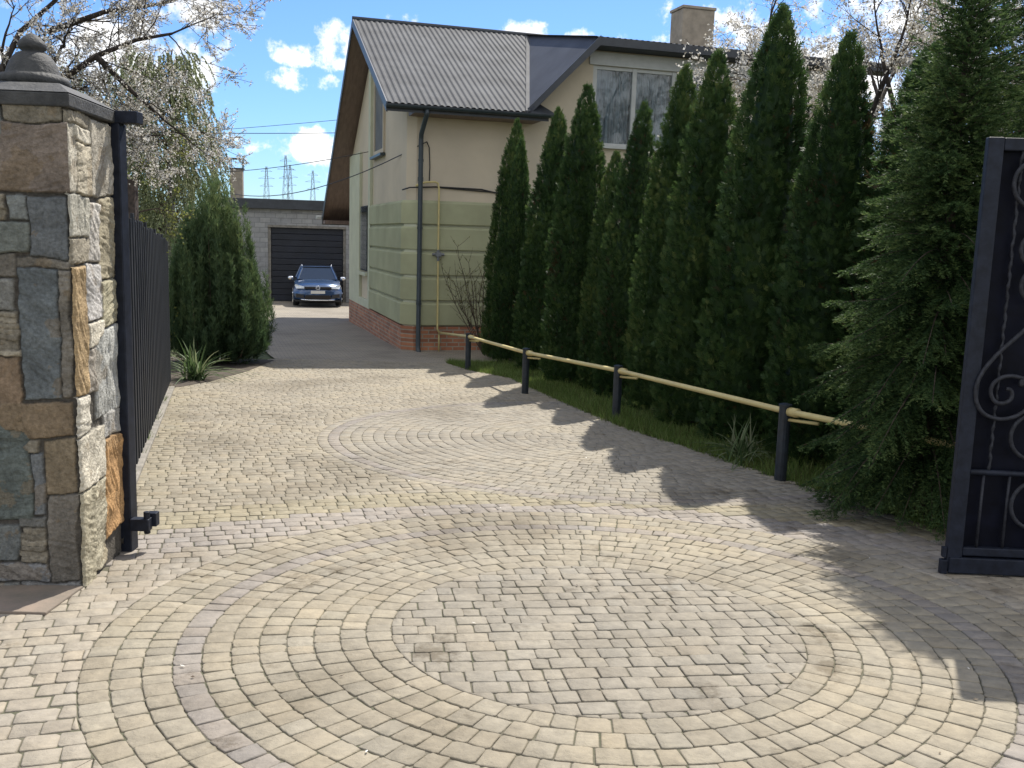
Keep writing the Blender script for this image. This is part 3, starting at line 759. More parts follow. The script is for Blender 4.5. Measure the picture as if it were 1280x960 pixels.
DZ, DT = 6.74, -.45
rf2 = MB(); v, f = strip_sheet(lambda s: (s, DT, DZ+.035+corr(s)), lambda s: (s, RT, RZ+.035+corr(s)), [s for s in ss if s >= DS-.1]); rf2.add(v, f)
dr = rf2.build('dormer_roof', M['roof'], hs)
ck = MB().prism([(VS, ET+.06, EZ+.05), (DS, DT, DZ+.03), (DS, RT, RZ+.03)], (.03, 0, -.05)); ck.build('roof_cheek', M['cheek'], hs)
MB().prism([(VS-.05, ET+.02, EZ+.075), (VS+.05, ET+.02, EZ+.075), (DS+.05, RT, RZ+.075), (DS-.05, RT, RZ+.075)], (0, 0, -.02)).build('valley_flashing', M['roof'], hs)
MB().tube([(S0, RT, RZ+.045), (SE+.5, RT, RZ+.045)], .06, 10).build('ridge_cap', M['rooftrim'], hs, smooth=True)
# boards under the overhang of the gable
bd = MB()
bd.prism([(S0+.03, ET, EZ-.12), (S0+.03, RT, RZ-.12), (-.001, RT, RZ-.12), (-.001, ET, EZ-.12)], (0, 0, .10))
bd.prism([(S0+.03, RT+.002, RZ-.12), (S0+.03, BT, BZ-.12), (1.2, BT, BZ-.12), (1.2, RT+.002, RZ-.12)], (0, 0, .10))
bd.box(.0, ET, EZ-.13, VS+.3, -.002, EZ-.05)
bd.box(S0+.03, BT-.75, BZ-.16, 1.2, BT-.02, BZ-.05)
bd.build('soffit', M['soffit'], hs)
fc = MB()
fc.prism([(S0, ET-.02, EZ-.15), (S0, ET-.02, EZ+.055), (S0, RT, RZ+.055), (S0, RT, RZ-.15)], (.028, 0, 0))
fc.prism([(S0, RT+.001, RZ-.15), (S0, RT+.001, RZ+.055), (S0, BT, BZ+.055), (S0, BT, BZ-.19)], (.028, 0, 0))
fc.box(S0+.03, ET-.03, EZ-.13, VS+.45, ET, EZ+.02)
fc.box(S0+.03, BT, BZ-.19, 1.2, BT+.03, BZ+.02)
# raking verge and eave board of the dormer
fc.prism([(VS+.02, DT-.1, EZ-.03), (VS+.02, DT-.1, EZ+.13), (DS, DT-.1, DZ+.06), (DS, DT-.1, DZ-.14)], (0, .05, 0))
fc.box(DS+.001, DT-.06, DZ-.14, SE+.5, DT-.02, DZ+.03)
fc.build('fascia', M['rooftrim'], hs)
sf = MB(); sf.prism([(VS+.1, DT-.045, EZ+.02), (DS, DT-.045, DZ-.12), (DS, -.005, DZ-.12), (VS+.1, -.005, EZ+.02)], (0, 0, .06))
sf.box(DS+.002, DT-.015, DZ-.15, SE+.5, -.004, DZ-.11); sf.build('dormer_soffit', M['cheek'], hs)
# the little dark pent piece right of the valley
MB().prism([(VS+.05, ET, EZ+.03), (3.05, ET, EZ+.03), (2.75, -.01, EZ+.36), (VS+.2, -.01, EZ+.36)], (0, 0, -.05)).build('roof_apron', M['rooftrim'], hs)
# gutter and downpipe
gt = MB(); prof = [(math.cos(t)*.065, math.sin(t)*.065) for t in np.linspace(PI, 2*PI, 9)]
prof = prof+[(x*.88, y*.88) for x, y in prof[::-1]]
gt.prism([(S0-.02, ET-.10+x, EZ-.01+z) for x, z in prof], (3.1-S0, 0, 0)); gt.build('gutter', M['gutter'], hs)
dp = MB(); dp.tube([(.24, ET-.10, EZ-.07), (.24, ET-.10, EZ-.16), (.24, -.17, EZ-.5), (.24, -.155, EZ-.62), (.24, -.155, .12), (.24, -.2, .02), (.24, -.32, -.04)], .05, 12)
dpo = dp.build('downpipe', M['gutter'], hs, smooth=True)
for z in (1.0, 2.6, 4.0): MB().tube([(.24, -.155, z), (.24, -.155, z+.05)], .06, 12).build('pipe_clip', M['gutter'], dpo)
MB().tube([(.24, -.155, 3.6), (.24, -.155, 3.68)], .058, 12).build('pipe_joint', M['gutter'], dpo)
# chimney
chm = MB().box(8.86, 5.5, 6.6, 9.86, 6.3, 9.08).build('chimney', M['chimney'], hs, bevel=.02)
MB().box(8.83, 5.47, 9.083, 9.89, 6.33, 9.16).build('chimney_cap', M['chimney'], chm, bevel=.01)
# cables clipped to the wall
cb = MB(); cb.tube([(-.08, .18, 3.42), (.02, -.10, 3.46), (.6, -.045, 3.50), (1.6, -.03, 3.49), (2.1, -.03, 3.40), (2.7, -.03, 3.42), (4.2, -.03, 3.47), (SE, -.03, 3.5)], .016, 6)
cb.tube([(.62, -.03, 3.49), (2.4, -.03, 3.42), (4.4, -.03, 3.44)], .012, 6)
cb.tube([(.26, -.22, 4.36), (.38, -.06, 4.42), (.44, -.04, 4.3), (.46, -.04, 3.9), (.45, -.04, 3.62)], .012, 6)
cb.build('wall_cable', M['wire'], hs, smooth=True)
MB().box(-.78, BT-.2, BZ-.02, -.6, BT-.05, BZ+.09).build('eave_fixture', M['white'], hs, bevel=.02)  # small white fixture at the far eave, its kind unknown

def hloc(s, t, z): return Vector((HC[0]+A[0]*s+B[0]*t, HC[1]+A[1]*s+B[1]*t, HC[2]+z))

# ------------------------------------------------------------------ gas pipe and its posts
posts = [(-.80, 17.06), (.19, 13.65), (1.25, 11.25), (2.30, 7.95)]
gpz = .595
gas = empty('gas_pipe', hloc(.66, -.12, 0))
tag(gas, 'yellow gas pipe that climbs the house wall and runs along the black posts', 'gas pipe')
GI = Vector(gas.location)
def rel(p): return Vector(p)-GI
MB().tube([rel(hloc(.14, -.13, 3.50)), rel(hloc(.34, -.16, 3.58)), rel(hloc(.55, -.14, 3.60)), rel(hloc(.62, -.14, 3.57)), rel(hloc(.645, -.14, 3.45)), rel(hloc(.65, -.14, 2.0)), rel(hloc(.66, -.14, .48)), rel(hloc(.70, -.17, .40))], .022, 10).build('riser', M['yellow'], gas, smooth=True)
MB().tube([rel(hloc(.70, -.14, .38)), rel(hloc(.70, -.14, -.02))], .017, 10).build('stub_pipe', M['yellow'], gas, smooth=True)
vb = MB().box(-.06, -.04, -.05, .06, .04, .05); vb.tube([(-.13, 0, .0), (.13, 0, .0)], .03, 10); vb.tube([(0, 0, -.14), (0, 0, .1)], .03, 10)
vo = vb.build('valve', M['galv'], gas, bevel=.006); vo.location = rel(hloc(.65, -.15, 2.08)); vo.rotation_euler = (0, 0, TH)
line = [hloc(.70, -.17, .40)]+[G(x, y, gpz) for x, y in posts]+[G(3.35, 5.9, gpz-.02)]
MB().tube([rel(p) for p in line], .026, 12).build('pipe_run', M['yellow'], gas, smooth=True)
for (x, y) in posts:
    dx, dy = .55*.35, -.84*.35
    MB().tube([rel(G(x+dx*.12, y+dy*.12, gpz)), rel(G(x+dx*.4, y+dy*.4, gpz-.002))], .039, 12).build('coupling', M['yellow'], gas, smooth=True)
    MB().tube([rel(G(x+dx*.1, y+dy*.1, gpz-.07)), rel(G(x+dx*1.0, y+dy*1.0, gpz-.06))], .014, 8).build('pipe_bracket', M['yellow'], gas, smooth=True)
plab = ['thin black pipe post nearest the house corner', 'black pipe post second from the house, at the paving edge', 'black pipe post in the middle of the grass verge', 'black pipe post nearest the spruce, beside the strap leaved clump']
for (x, y), lb in zip(posts, plab):
    r_ = empty('pipe_post', G(x, y, -.05)); tag(r_, lb, 'post', 'black posts carrying the gas pipe')
    MB().tube([(0, 0, 0), (0, 0, .69)], .05, 14).build('post', M['post'], r_, smooth=False)
    MB().lathe([(.056, 0), (.056, .012), (.02, .022)], (0, 0, .691), 14).build('post_cap', M['post'], r_)

# ------------------------------------------------------------------ garage
GC = Vector((-8.62, 40.0, gz(40)))
ga = empty('garage', GC, TH*.6); tag(ga, 'flat roofed garage of grey blocks at the end of the drive', 'garage')
DW, DH = 3.16, 3.02
mb = MB(); mb.box(-3.5, 0, -.3, -DW/2-.001, .4, 3.75); mb.box(DW/2+.001, 0, -.3, 5.5, .4, 3.75); mb.box(-DW/2, 0, DH+.02, DW/2, .4, 3.75); mb.box(-3.5, .401, -.3, -3.1, 7, 3.75); mb.box(5.1, .401, -.3, 5.5, 7, 3.75); mb.box(-3.099, 6.6, -.3, 5.099, 7, 3.75)
mb.build('wall', M['block'], ga)
MB().box(-3.75, -.25, 3.752, 5.8, 7.2, 4.15).build('flat_roof', M['rooftrim'], ga, bevel=.02)
mb = MB()
for k in range(12):
    z = k*.252; mb.box(-DW/2+.12, .12, z+.005, DW/2-.12, .16, z+.244)
dd = mb.build('garage_door', M['darkdoor'], ga, bevel=.012)
MB().box(-DW/2, .05, -.02, -DW/2+.115, .3, DH).box(DW/2-.115, .05, -.02, DW/2, .3, DH).box(-DW/2, -.03, DH+.003, DW/2, .3, DH+.1).build('door_frame', M['kerb'], ga)
MB().box(-.1, .10, 1.0, .1, .119, 1.05).build('door_handle', M['galv'], dd)
ch = MB().box(-3.15, 1.0, 4.151, -2.65, 1.5, 5.35).build('chimney', M['chimney'], ga, bevel=.01)
mb = MB()
for dx in (0, .5):
    for dy in (0, .5): mb.tube([(-3.15+dx, 1+dy, 5.35), (-3.15+dx, 1+dy, 5.78)], .02, 6)
mb.box(-3.2, .95, 5.36, -2.6, 1.55, 5.40); mb.box(-3.2, .95, 5.76, -2.6, 1.55, 5.80)
mb.build('chimney_cage', M['rooftrim'], ch)

# ------------------------------------------------------------------ pylons and wires
for (px, py, Y, lb) in ((333, 208, 620, 'lattice pylon nearest the garage chimney on the horizon'), (357, 194, 600, 'tallest grey lattice pylon above the garage roof'), (362.5, 206, 640, 'lattice pylon just right of the tallest one'), (391, 213, 660, 'lattice pylon closest to the house gable')):
    p = at(px, py, Y); hgt = p.z-gz(60)
    r_ = empty('power_pylon', (p.x, p.y, gz(60)-.05)); tag(r_, lb, 'pylon', 'power pylons on the horizon')
    mb = MB()
    for dx in (-1, 1):
        for dy in (-1, 1): mb.tube([(dx*3.0, dy*3.0, 0), (dx*.35, dy*.35, hgt)], .14, 4)
    nb = 12
    for k in range(nb):
        z0, z1 = hgt*k/nb, hgt*(k+1)/nb; h0, h1 = 3-2.65*k/nb, 3-2.65*(k+1)/nb
        mb.tube([(-h0, -h0, z0), (h1, -h1, z1)], .08, 4); mb.tube([(h0, -h0, z0), (-h1, -h1, z1)], .08, 4)
    mb.build('lattice_mast', M['galv'], r_)
    mb = MB()
    for z, hw in ((.72, 4.2), (.83, 5.2), (.93, 3.6)):
        mb.tube([(-hw, 0, hgt*z), (hw, 0, hgt*z)], .12, 4); mb.tube([(-hw, 0, hgt*z), (0, 0, hgt*(z+.035))], .08, 4); mb.tube([(hw, 0, hgt*z), (0, 0, hgt*(z+.035))], .08, 4)
    mb.build('cross_arm', M['galv'], r_)
def wire(name, p, q, sag, r, lb, cat='cable'):
    p, q = Vector(p), Vector(q); pts = [p.lerp(q, t)-Vector((0, 0, sag*4*t*(1-t))) for t in np.linspace(0, 1, 16)]
    o = MB().tube(pts, r, 5).build(name, M['wire'], smooth=True); tag(o, lb, cat, 'overhead wires'); return o
wire('overhead_wire', hloc(.26, -.24, 4.36), at(280, 240, 34), .5, .012, 'dark cable sagging from the downpipe past the gable to the garage chimney')
wire('overhead_wire', hloc(-.02, 5.1, 4.6), at(150, 212, 34), .3, .010, 'thin pale cable running left from the gable wall')
wire('overhead_wire', at(520, 164, 60), at(-20, 158, 60), .25, .022, 'lower of two thin wires crossing the open sky')
wire('overhead_wire', at(520, 140, 62), at(-20, 178, 62), .25, .016, 'upper of two thin wires crossing the open sky')

# ------------------------------------------------------------------ the car
M['carpaint'] = mat_basic('blue_car_paint', (.032,.075,.17), rough=.22, metal=.35, var=.03, coat=1.0)
M['tyre'] = mat_basic('tyre_rubber', (.015,.015,.016), rough=.8)
M['chrome'] = mat_basic('bright_metal', (.75,.76,.78), rough=.12, metal=1, var=.02)
M['black'] = mat_basic('black_plastic', (.012,.012,.014), rough=.4)
M['carglass'] = mat_basic('dark_car_glass', (.015,.02,.025), rough=.04, spec=.8, var=.02)
M['lens'] = mat_basic('headlamp_lens', (.62,.66,.68), rough=.08, spec=.8, var=.1, scale=25)
M['plate'] = mat_basic('number_plate', (.62,.62,.58), rough=.5, var=.05)
CP = Vector((-7.38, 36.1, gz(36.1)))
car = empty('parked_car', CP, PI+R_(13)); tag(car, 'blue estate car with silver roof rails parked before the dark garage door', 'car')
# local: +y is the nose, origin on the ground under the nose
prof = [(-.10,.24,.78),(-.02,.30,.84),(.0,.48,.86),(-.03,.62,.86),(-.10,.78,.84),(-.45,.90,.84),(-1.1,1.0,.85),(-1.25,1.02,.86),(-2.6,1.03,.87),(-4.2,1.02,.83),(-4.42,.85,.82),(-4.45,.5,.84),(-4.40,.28,.80)]
us = np.linspace(-1, 1, 13); bv = []; bf = []
for i, (y, z, hw) in enumerate(prof):
    for u_ in us:
        front = 1 if i < 6 else 0
        yy = y-(.30*abs(u_)**2.6 if i < 5 else .12*abs(u_)**3 if i == 5 else 0)+(.25*abs(u_)**3 if i > 8 else 0)
        bv.append((u_*hw, yy, z-(.09*abs(u_)**3 if 4 <= i <= 9 else 0)))
nu_ = len(us); bf = [(i*nu_+k, i*nu_+k+1, (i+1)*nu_+k+1, (i+1)*nu_+k) for i in range(len(prof)-1) for k in range(nu_-1)]
body = MB().add(bv, bf)
for sg in (-1, 1):
    e_ = 0 if sg < 0 else nu_-1
    top = [bv[i*nu_+e_] for i in range(len(prof))]
    mid = [(sg*.90, t[1], min(t[2], .62)) for t in top]; low = [(sg*.86, t[1], .24) for t in top]
    n_ = len(top); body.add(top+mid+low, [(r*n_+k, r*n_+k+1, (r+1)*n_+k+1, (r+1)*n_+k) for r in (0, 1) for k in range(n_-1)])
bo = body.build('body', M['carpaint'], car, smooth=True)
# cabin
cb0 = [(-.74,-1.16,.99),(.74,-1.16,.99),(.80,-2.4,1.0),(.78,-4.15,1.0),(-.78,-4.15,1.0),(-.80,-2.4,1.0)]
ct0 = [(-.56,-1.95,1.43),(.56,-1.95,1.43),(.59,-2.7,1.47),(.54,-3.95,1.42),(-.54,-3.95,1.42),(-.59,-2.7,1.47)]
cg = MB().add(cb0+ct0, [(i, (i+1) % 6, 6+(i+1) % 6, 6+i) for i in range(6)]); cg.build('window', M['carglass'], car)
rfm = MB().prism([(x*1.03, y+(.02 if y > -2 else -.04), z+.004) for x, y, z in ct0], (0, 0, .035)); rfm.build('roof', M['carpaint'], bo, bevel=.02)
for i in range(6): MB().tube([cb0[i], ct0[i]], .035, 6).build('window_pillar', M['carpaint'], car)
for sg in (-1, 1):
    mb = MB(); mb.tube([(sg*.56, -2.0, 1.47), (sg*.575, -2.15, 1.525), (sg*.585, -2.9, 1.54), (sg*.56, -3.8, 1.51), (sg*.55, -3.95, 1.46)], .022, 8); mb.build('roof_rail', M['chrome'], car, smooth=True)
    mb = MB(); mb.lathe([(.02,-.07),(.08,-.06),(.10,0),(.08,.06),(.02,.075)], (0, 0, 0), 14); mo = mb.build('wing_mirror', M['chrome'], car, smooth=True); mo.location = (sg*.99, -1.5, 1.02); mo.scale = (1.15, .7, 1)
    ma = MB().box(-.12, -.02, -.02, .02, .02, .02).build('mirror_arm', M['black'], mo); ma.location = (-.06*sg, 0, -.03)
    hl = MB().prism([(sg*.50, -.085, .69), (sg*.50, -.09, .76), (sg*.82, -.34, .83), (sg*.86, -.42, .80), (sg*.80, -.26, .68)], (0, .05, .0)); hl.build('headlight', M['lens'], car, bevel=.015)
    fg = MB().prism([(sg*.52, -.06, .34), (sg*.52, -.06, .46), (sg*.80, -.26, .50), (sg*.82, -.30, .36)], (0, .045, 0)); fg.build('fog_surround', M['black'], car)
    for yw in (-.92, -3.55):
        wh = empty('wheel', (sg*.80, yw, .335)); wh.parent = car; wh.rotation_euler = (0, PI/2, 0)
        MB().lathe([(.21,-.11),(.30,-.115),(.333,-.08),(.335,.08),(.30,.115),(.21,.11)], (0,0,0), 28).build('tyre', M['tyre'], wh, smooth=True)
        rm = MB()
        for k in range(5):
            a_ = k*2*PI/5; rm.tube([(.04*math.cos(a_), .04*math.sin(a_), sg*.105), (.2*math.cos(a_), .2*math.sin(a_), sg*.118)], .03, 6)
        rm.lathe([(.19,-.09),(.215,-.118),(.215,.118),(.19,.09)], (0,0,0), 28); rm.build('rim', M['chrome'], wh)
        MB().prism([(sg*.885, yw+.40*math.cos(t), .335+.40*math.sin(t)) for t in np.linspace(-.2, PI+.2, 18)], (sg*.022, 0, 0)).build('wheel_arch', M['black'], car)
MB().box(-.50, -.14, .68, .50, -.005, .765).build('grille', M['black'], car, bevel=.01)
MB().prism([(-.50, -.03, .30), (-.46, .0, .45), (.46, .0, .45), (.50, -.03, .30)], (0, .03, 0)).build('air_intake', M['black'], car)
MB().tube([(-.62, -.02, .285), (-.3, .05, .265), (.3, .05, .265), (.62, -.02, .285)], .022, 8).build('bumper_trim', M['chrome'], car, smooth=True)
MB().box(-.26, .0, .51, .26, .028, .62).build('number_plate', M['plate'], car)
MB().box(-.84, -.55, .20, .84, -.15, .26).build('underbody', M['black'], car)
em = MB(); em.tube([(.075*math.cos(t), .012, .725+.075*math.sin(t)) for t in np.linspace(0, 2*PI, 25)], .009, 6)
em.tube([(-.032, .014, .792), (0, .014, .735), (.032, .014, .792)], .008, 5); em.tube([(-.062, .014, .765), (-.028, .014, .665), (0, .014, .725), (.028, .014, .665), (.062, .014, .765)], .008, 5)
em.build('badge', M['chrome'], car, smooth=True)

# ------------------------------------------------------------------ columnar thujas
UPV = np.array([0, 0, 1.0])
def lump(P, k=1.0, s=0): return np.array([noise.noise(Vector((p[0]*k+s, p[1]*k, p[2]*k))) for p in P])
def thuja_mesh(seed, H=4.3, R=.5, nsp=7800):
    global rng; rng = np.random.default_rng(seed)
    hk = np.array([0, .06, .2, .4, .6, .78, .9, .97, 1.0]); rk = np.array([.84, .95, 1.0, .98, .86+.04*math.sin(seed), .64+.06*math.sin(seed), .39+.07*math.sin(seed), .18, .02])
    prof_ = lambda h: np.interp(h, hk, rk)*R
    h = []
    while len(h) < nsp:
        c = rng.random(nsp); h += list(c[rng.random(nsp) < (prof_(c)/R*.9+.12)])
    h = np.array(h[:nsp]); an = rng.random(nsp)*2*PI
    ca, sa = np.cos(an), np.sin(an)
    lm = lump(np.stack([ca*1.1, sa*1.1, h*H*1.5], 1), 1.0, seed)
    lm2 = lump(np.stack([ca*.5, sa*.5, h*H*3.2], 1), 2.0, seed+9)
    r = prof_(h)*(1+.20*lm+.14*lm2)*rng.uniform(.70, 1.03, nsp)+.005
    lean = np.array([.04*math.sin(seed), .03*math.cos(seed*2)])
    P = np.stack([ca*r+lean[0]*h*h*2, sa*r+lean[1]*h*h*2, .06+h*(H-.12)], 1)
    out = np.stack([ca, sa, np.zeros(nsp)], 1)
    tk = (np.clip((h-.75)*4, 0, 1))[:, None]
    D = unit(out*(.62-.4*tk)+UPV*(.62+.5*tk)+rng.normal(size=(nsp, 3))*.26)
    tang = unit(np.cross(D, out+rng.normal(size=(nsp, 3))*.7)); 
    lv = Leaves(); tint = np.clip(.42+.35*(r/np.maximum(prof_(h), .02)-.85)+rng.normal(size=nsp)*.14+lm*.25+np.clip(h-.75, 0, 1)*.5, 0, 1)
    Lc = rng.uniform(.07, .125, nsp)
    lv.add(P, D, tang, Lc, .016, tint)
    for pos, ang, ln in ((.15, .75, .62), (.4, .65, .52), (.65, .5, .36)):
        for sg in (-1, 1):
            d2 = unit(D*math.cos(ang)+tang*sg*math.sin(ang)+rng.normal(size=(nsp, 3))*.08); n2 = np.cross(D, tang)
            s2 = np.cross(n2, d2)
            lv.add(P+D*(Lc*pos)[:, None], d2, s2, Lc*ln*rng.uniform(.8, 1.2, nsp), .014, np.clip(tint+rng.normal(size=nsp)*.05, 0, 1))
    # solid inner hull added to keep daylight from shining straight through
    ev, ef = [], []; nseg = 12; zs = np.linspace(.02, .93, 14)
    for z in zs:
        for k in range(nseg):
            a_ = 2*PI*k/nseg; rr = prof_(z)*.66*(1+.2*noise.noise(Vector((math.cos(a_), math.sin(a_), z*6+seed))))
            ev.append((rr*math.cos(a_)+lean[0]*z*z*2, rr*math.sin(a_)+lean[1]*z*z*2, .06+z*(H-.12)))
    ef = [(i*nseg+k, i*nseg+(k+1) % nseg, (i+1)*nseg+(k+1) % nseg, (i+1)*nseg+k) for i in range(len(zs)-1) for k in range(nseg)]
    return lv, (np.array(ev), np.array(ef))
protos = []
for sd_ in (3, 11, 23, 31):
    lv, ex = thuja_mesh(sd_)
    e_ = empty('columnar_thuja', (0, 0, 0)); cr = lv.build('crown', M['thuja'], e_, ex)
    tk = MB().tube([(0, 0, -.1), (0, 0, 1.2), (.02, 0, 3.0)], [.055, .045, .02], 8).build('trunk', M['bark_br'], e_, smooth=True); protos.append(e_)
def copy_tree(o, parent=None):
    c = o.copy(); COL.objects.link(c)
    if parent: c.parent = parent
    for ch_ in o.children: copy_tree(ch_, c)
    return c
# (x, y, height, radius, label)
TJ = [(-.12, 19.6, 4.85, .40, 'dark columnar thuja nearest the house corner, first in the row beside the bare shrub'),
      (.02, 18.9, 4.35, .34, 'short slim thuja squeezed between the first two tall ones by the house'),
      (.60, 17.3, 4.7, .46, 'third thuja from the house, its tip beside the end of the main gutter'),
      (1.06, 15.3, 4.70, .46, 'fourth thuja from the house, its tip crossing the edge of the upstairs window'),
      (1.46, 14.5, 3.6, .34, 'smallest thuja, low tip against the beige wall under the upstairs window'),
      (1.68, 13.5, 4.15, .39, 'slender thuja in front of the middle window mullion'),
      (2.0, 12.2, 4.35, .42, 'mid row thuja whose tip stands before the second upstairs window pane'),
      (2.24, 11.0, 4.25, .45, 'broad thuja that hides the right end of the upstairs windows'),
      (2.56, 9.95, 4.45, .47, 'tallest looking thuja beside the blossoming trees, right of the chimney'),
      (3.0, 8.95, 3.95, .45, 'thuja behind the last black post, left of the spruce'),
      (3.5, 8.4, 3.75, .56, 'shaded thuja half hidden behind the drooping spruce')]
for i, (x, y, h, r, lb) in enumerate(TJ):
    pr = protos[i % 4]; o = pr if i < 4 else copy_tree(pr)
    o.location = G(x-.13, y, -.05); o.scale = (r/.51, r/.51, h/4.3); o.rotation_euler = (.02*math.sin(i*2.3), .032+.008*math.cos(i*3.1), 0)
    for ch_ in o.children: ch_.rotation_euler = (0, 0, i*1.9)
    tag(o, lb, 'thuja tree', 'columnar thujas in a row along the drive')

# ------------------------------------------------------------------ spruces
def spruce(name, loc, H, Rb, lb, seed, z0=.12, spacing=.19, per=7, sub=.055, nl=.021, keep=None, h0=0.0):
    global rng; rng = np.random.default_rng(seed); rs = random.Random(seed)
    e_ = empty(name, loc); tag(e_, lb, 'spruce tree')
    MB().tube([(0, 0, -.1), (0, 0, H*.5), (0, 0, H)], [.02+H*.014, .012+H*.008, .008], 10).build('trunk', M['bark_br'], e_, smooth=True)
    lv = Leaves(); wood = MB(); z = z0; segs = []
    az = rs.random()*6.28
    while z < H-.05:
        f = (z-z0)/(H-z0); R = Rb*((1-f)**.85)*(.62+.38*min(1, f*5+.1))+.05
        az += 2.39996+rs.uniform(-.3, .3); L = R*rs.uniform(.70, 1.15)
        z += spacing/per*rs.uniform(.7, 1.3)*(1-.3*f)
        up0 = .10+f*.8+rs.uniform(-.1, .12); sag = (.95*(1-f)+.2)*rs.uniform(.8, 1.25); tip = (.45*(1-f)+.05)*rs.uniform(.5, 1.3); pts = []
        for t in np.linspace(0, 1, 9):
            rr = L*t; pts.append(Vector((rr*math.cos(az), rr*math.sin(az), max(.09-.02*t, z+L*(up0*t-sag*t*t+tip*t**3)))))
        wood.tube(pts, [max(.0025, .012*(1-t)*min(1.6, L)) for t in np.linspace(0, 1, 9)], 4, cap=False)
        dist = .05*L
        while dist < L:
            t = dist/L; i0 = min(7, int(t*8)); a_ = pts[i0].lerp(pts[i0+1], t*8-i0); ax = (pts[i0+1]-pts[i0]).normalized()
            hz = Vector((-math.sin(az), math.cos(az), 0))
            l2 = max(.05, min(.40, (L-dist)*.55+.06))*rs.uniform(.6, 1.2)
            for sd2 in (-1, 1):
                d = (ax*.8+hz*sd2*rs.uniform(.4, .85)+Vector((0, 0, -.25+rs.uniform(-.3, .12)))).normalized(); segs.append((a_, d, l2, f))
            if rs.random() < .6: segs.append((a_, (ax*.6+hz*rs.uniform(-.4, .4)+Vector((0, 0, -.75))).normalized(), l2*.75, f))
            dist += sub*rs.uniform(.8, 1.3)
        segs.append((pts[-2], (pts[-1]-pts[-2]).normalized(), .14, f))
    tips = np.array([s_[0] for s_ in segs]); dd_ = np.array([s_[1] for s_ in segs]); ll = np.array([s_[2] for s_ in segs])
    cnt = np.maximum(6, (ll/.0062).astype(int)); idx = np.repeat(np.arange(len(segs)), cnt); m_ = len(idx)
    tt = rng.random(m_); ax = dd_[idx]; base = tips[idx]+ax*(ll[idx]*tt)[:, None]
    base[:, 2] -= (ll[idx]*tt)**2*.5
    per_ = unit(np.cross(ax, rdir(m_))); per_[:, 2] = np.abs(per_[:, 2])*.8+per_[:, 2]*.2
    D = unit(per_*.75+ax*.75); Sd = unit(np.cross(D, rdir(m_)))
    seg_t = rng.normal(size=len(segs))*.12
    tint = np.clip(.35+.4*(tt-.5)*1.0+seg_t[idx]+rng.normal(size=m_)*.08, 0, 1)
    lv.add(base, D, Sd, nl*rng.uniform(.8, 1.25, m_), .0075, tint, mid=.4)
    # thin twigs carrying the needles
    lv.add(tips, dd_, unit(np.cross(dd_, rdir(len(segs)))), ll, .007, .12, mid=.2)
    lv.build('crown', M['spruce'], e_); wood.build('limbs', M['bark_br'], e_)
    return e_
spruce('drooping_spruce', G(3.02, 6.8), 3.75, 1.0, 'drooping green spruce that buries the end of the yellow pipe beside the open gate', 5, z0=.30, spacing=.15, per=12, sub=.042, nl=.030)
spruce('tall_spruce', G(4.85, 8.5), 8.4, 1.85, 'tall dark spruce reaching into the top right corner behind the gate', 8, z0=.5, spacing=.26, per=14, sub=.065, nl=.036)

# ------------------------------------------------------------------ feathery juniper at the end of the fence
def feathery(name, loc, H, R, lb, cat, mat, seed, nlead=120, nsp=95, L=.12):
    global rng; rng = np.random.default_rng(seed)
    e_ = empty(name, loc); tag(e_, lb, cat); lv = Leaves(); wood = MB()
    for i in range(nlead):
        az = rng.random()*2*PI; q = rng.random()**.5; f = q
        rb = R*.25*q; rt_ = R*q*rng.uniform(.85, 1.1)
        top = H*(1-.60*q**2.2)*rng.uniform(.86, 1.06)
        if q > .7 and rng.random() < .55: top *= rng.uniform(.3, .9)
        p0_ = np.array([rb*math.cos(az), rb*math.sin(az), 0.]); p1_ = np.array([rt_*1.15*math.cos(az), rt_*1.15*math.sin(az), top*.38]); p2_ = np.array([rt_*math.cos(az)*.92, rt_*math.sin(az)*.92, top])
        t = rng.uniform(.06, 1, nsp)**.8; tq = t[:, None]
        P = p0_*(1-tq)**2+2*p1_*tq*(1-tq)+p2_*tq**2; ax = unit(2*(1-tq)*(p1_-p0_)+2*tq*(p2_-p1_))
        P = P+rdir(nsp)*(.10*(1.1-t))[:, None]
        D = unit(ax*.9+rdir(nsp)*.55+UPV*.25); S_ = unit(np.cross(D, rdir(nsp)))
        ln = L*rng.uniform(.7, 1.5, nsp); tint = np.clip(.25+.4*t*(top/H)+.2*(q-.5)+rng.normal(size=nsp)*.1, 0, 1)
        lv.add(P, D, S_, ln, .012, tint)
        for sg in (-1, 1, -1, 1):
            d2 = unit(D+S_*sg*.5+rdir(nsp)*.3); lv.add(P+D*(ln*rng.uniform(.1, .6, nsp))[:, None], d2, unit(np.cross(d2, rdir(nsp))), ln*.6, .009, tint)
        if i < 26: wood.tube([p0_, p0_*.4+p1_*.6, (p0_+2*p1_+p2_)/4, p2_*.8+p1_*.2], [.018, .012, .008, .003], 5)
    lv.build('crown', mat, e_); wood.build('stem', M['bark_br'], e_); return e_
feathery('juniper_bush', G(-5.25, 16.95), 3.1, .98, 'big feathery green juniper bush at the far end of the slat fence', 'juniper bush', M['juniper'], 41, nlead=280, nsp=120)

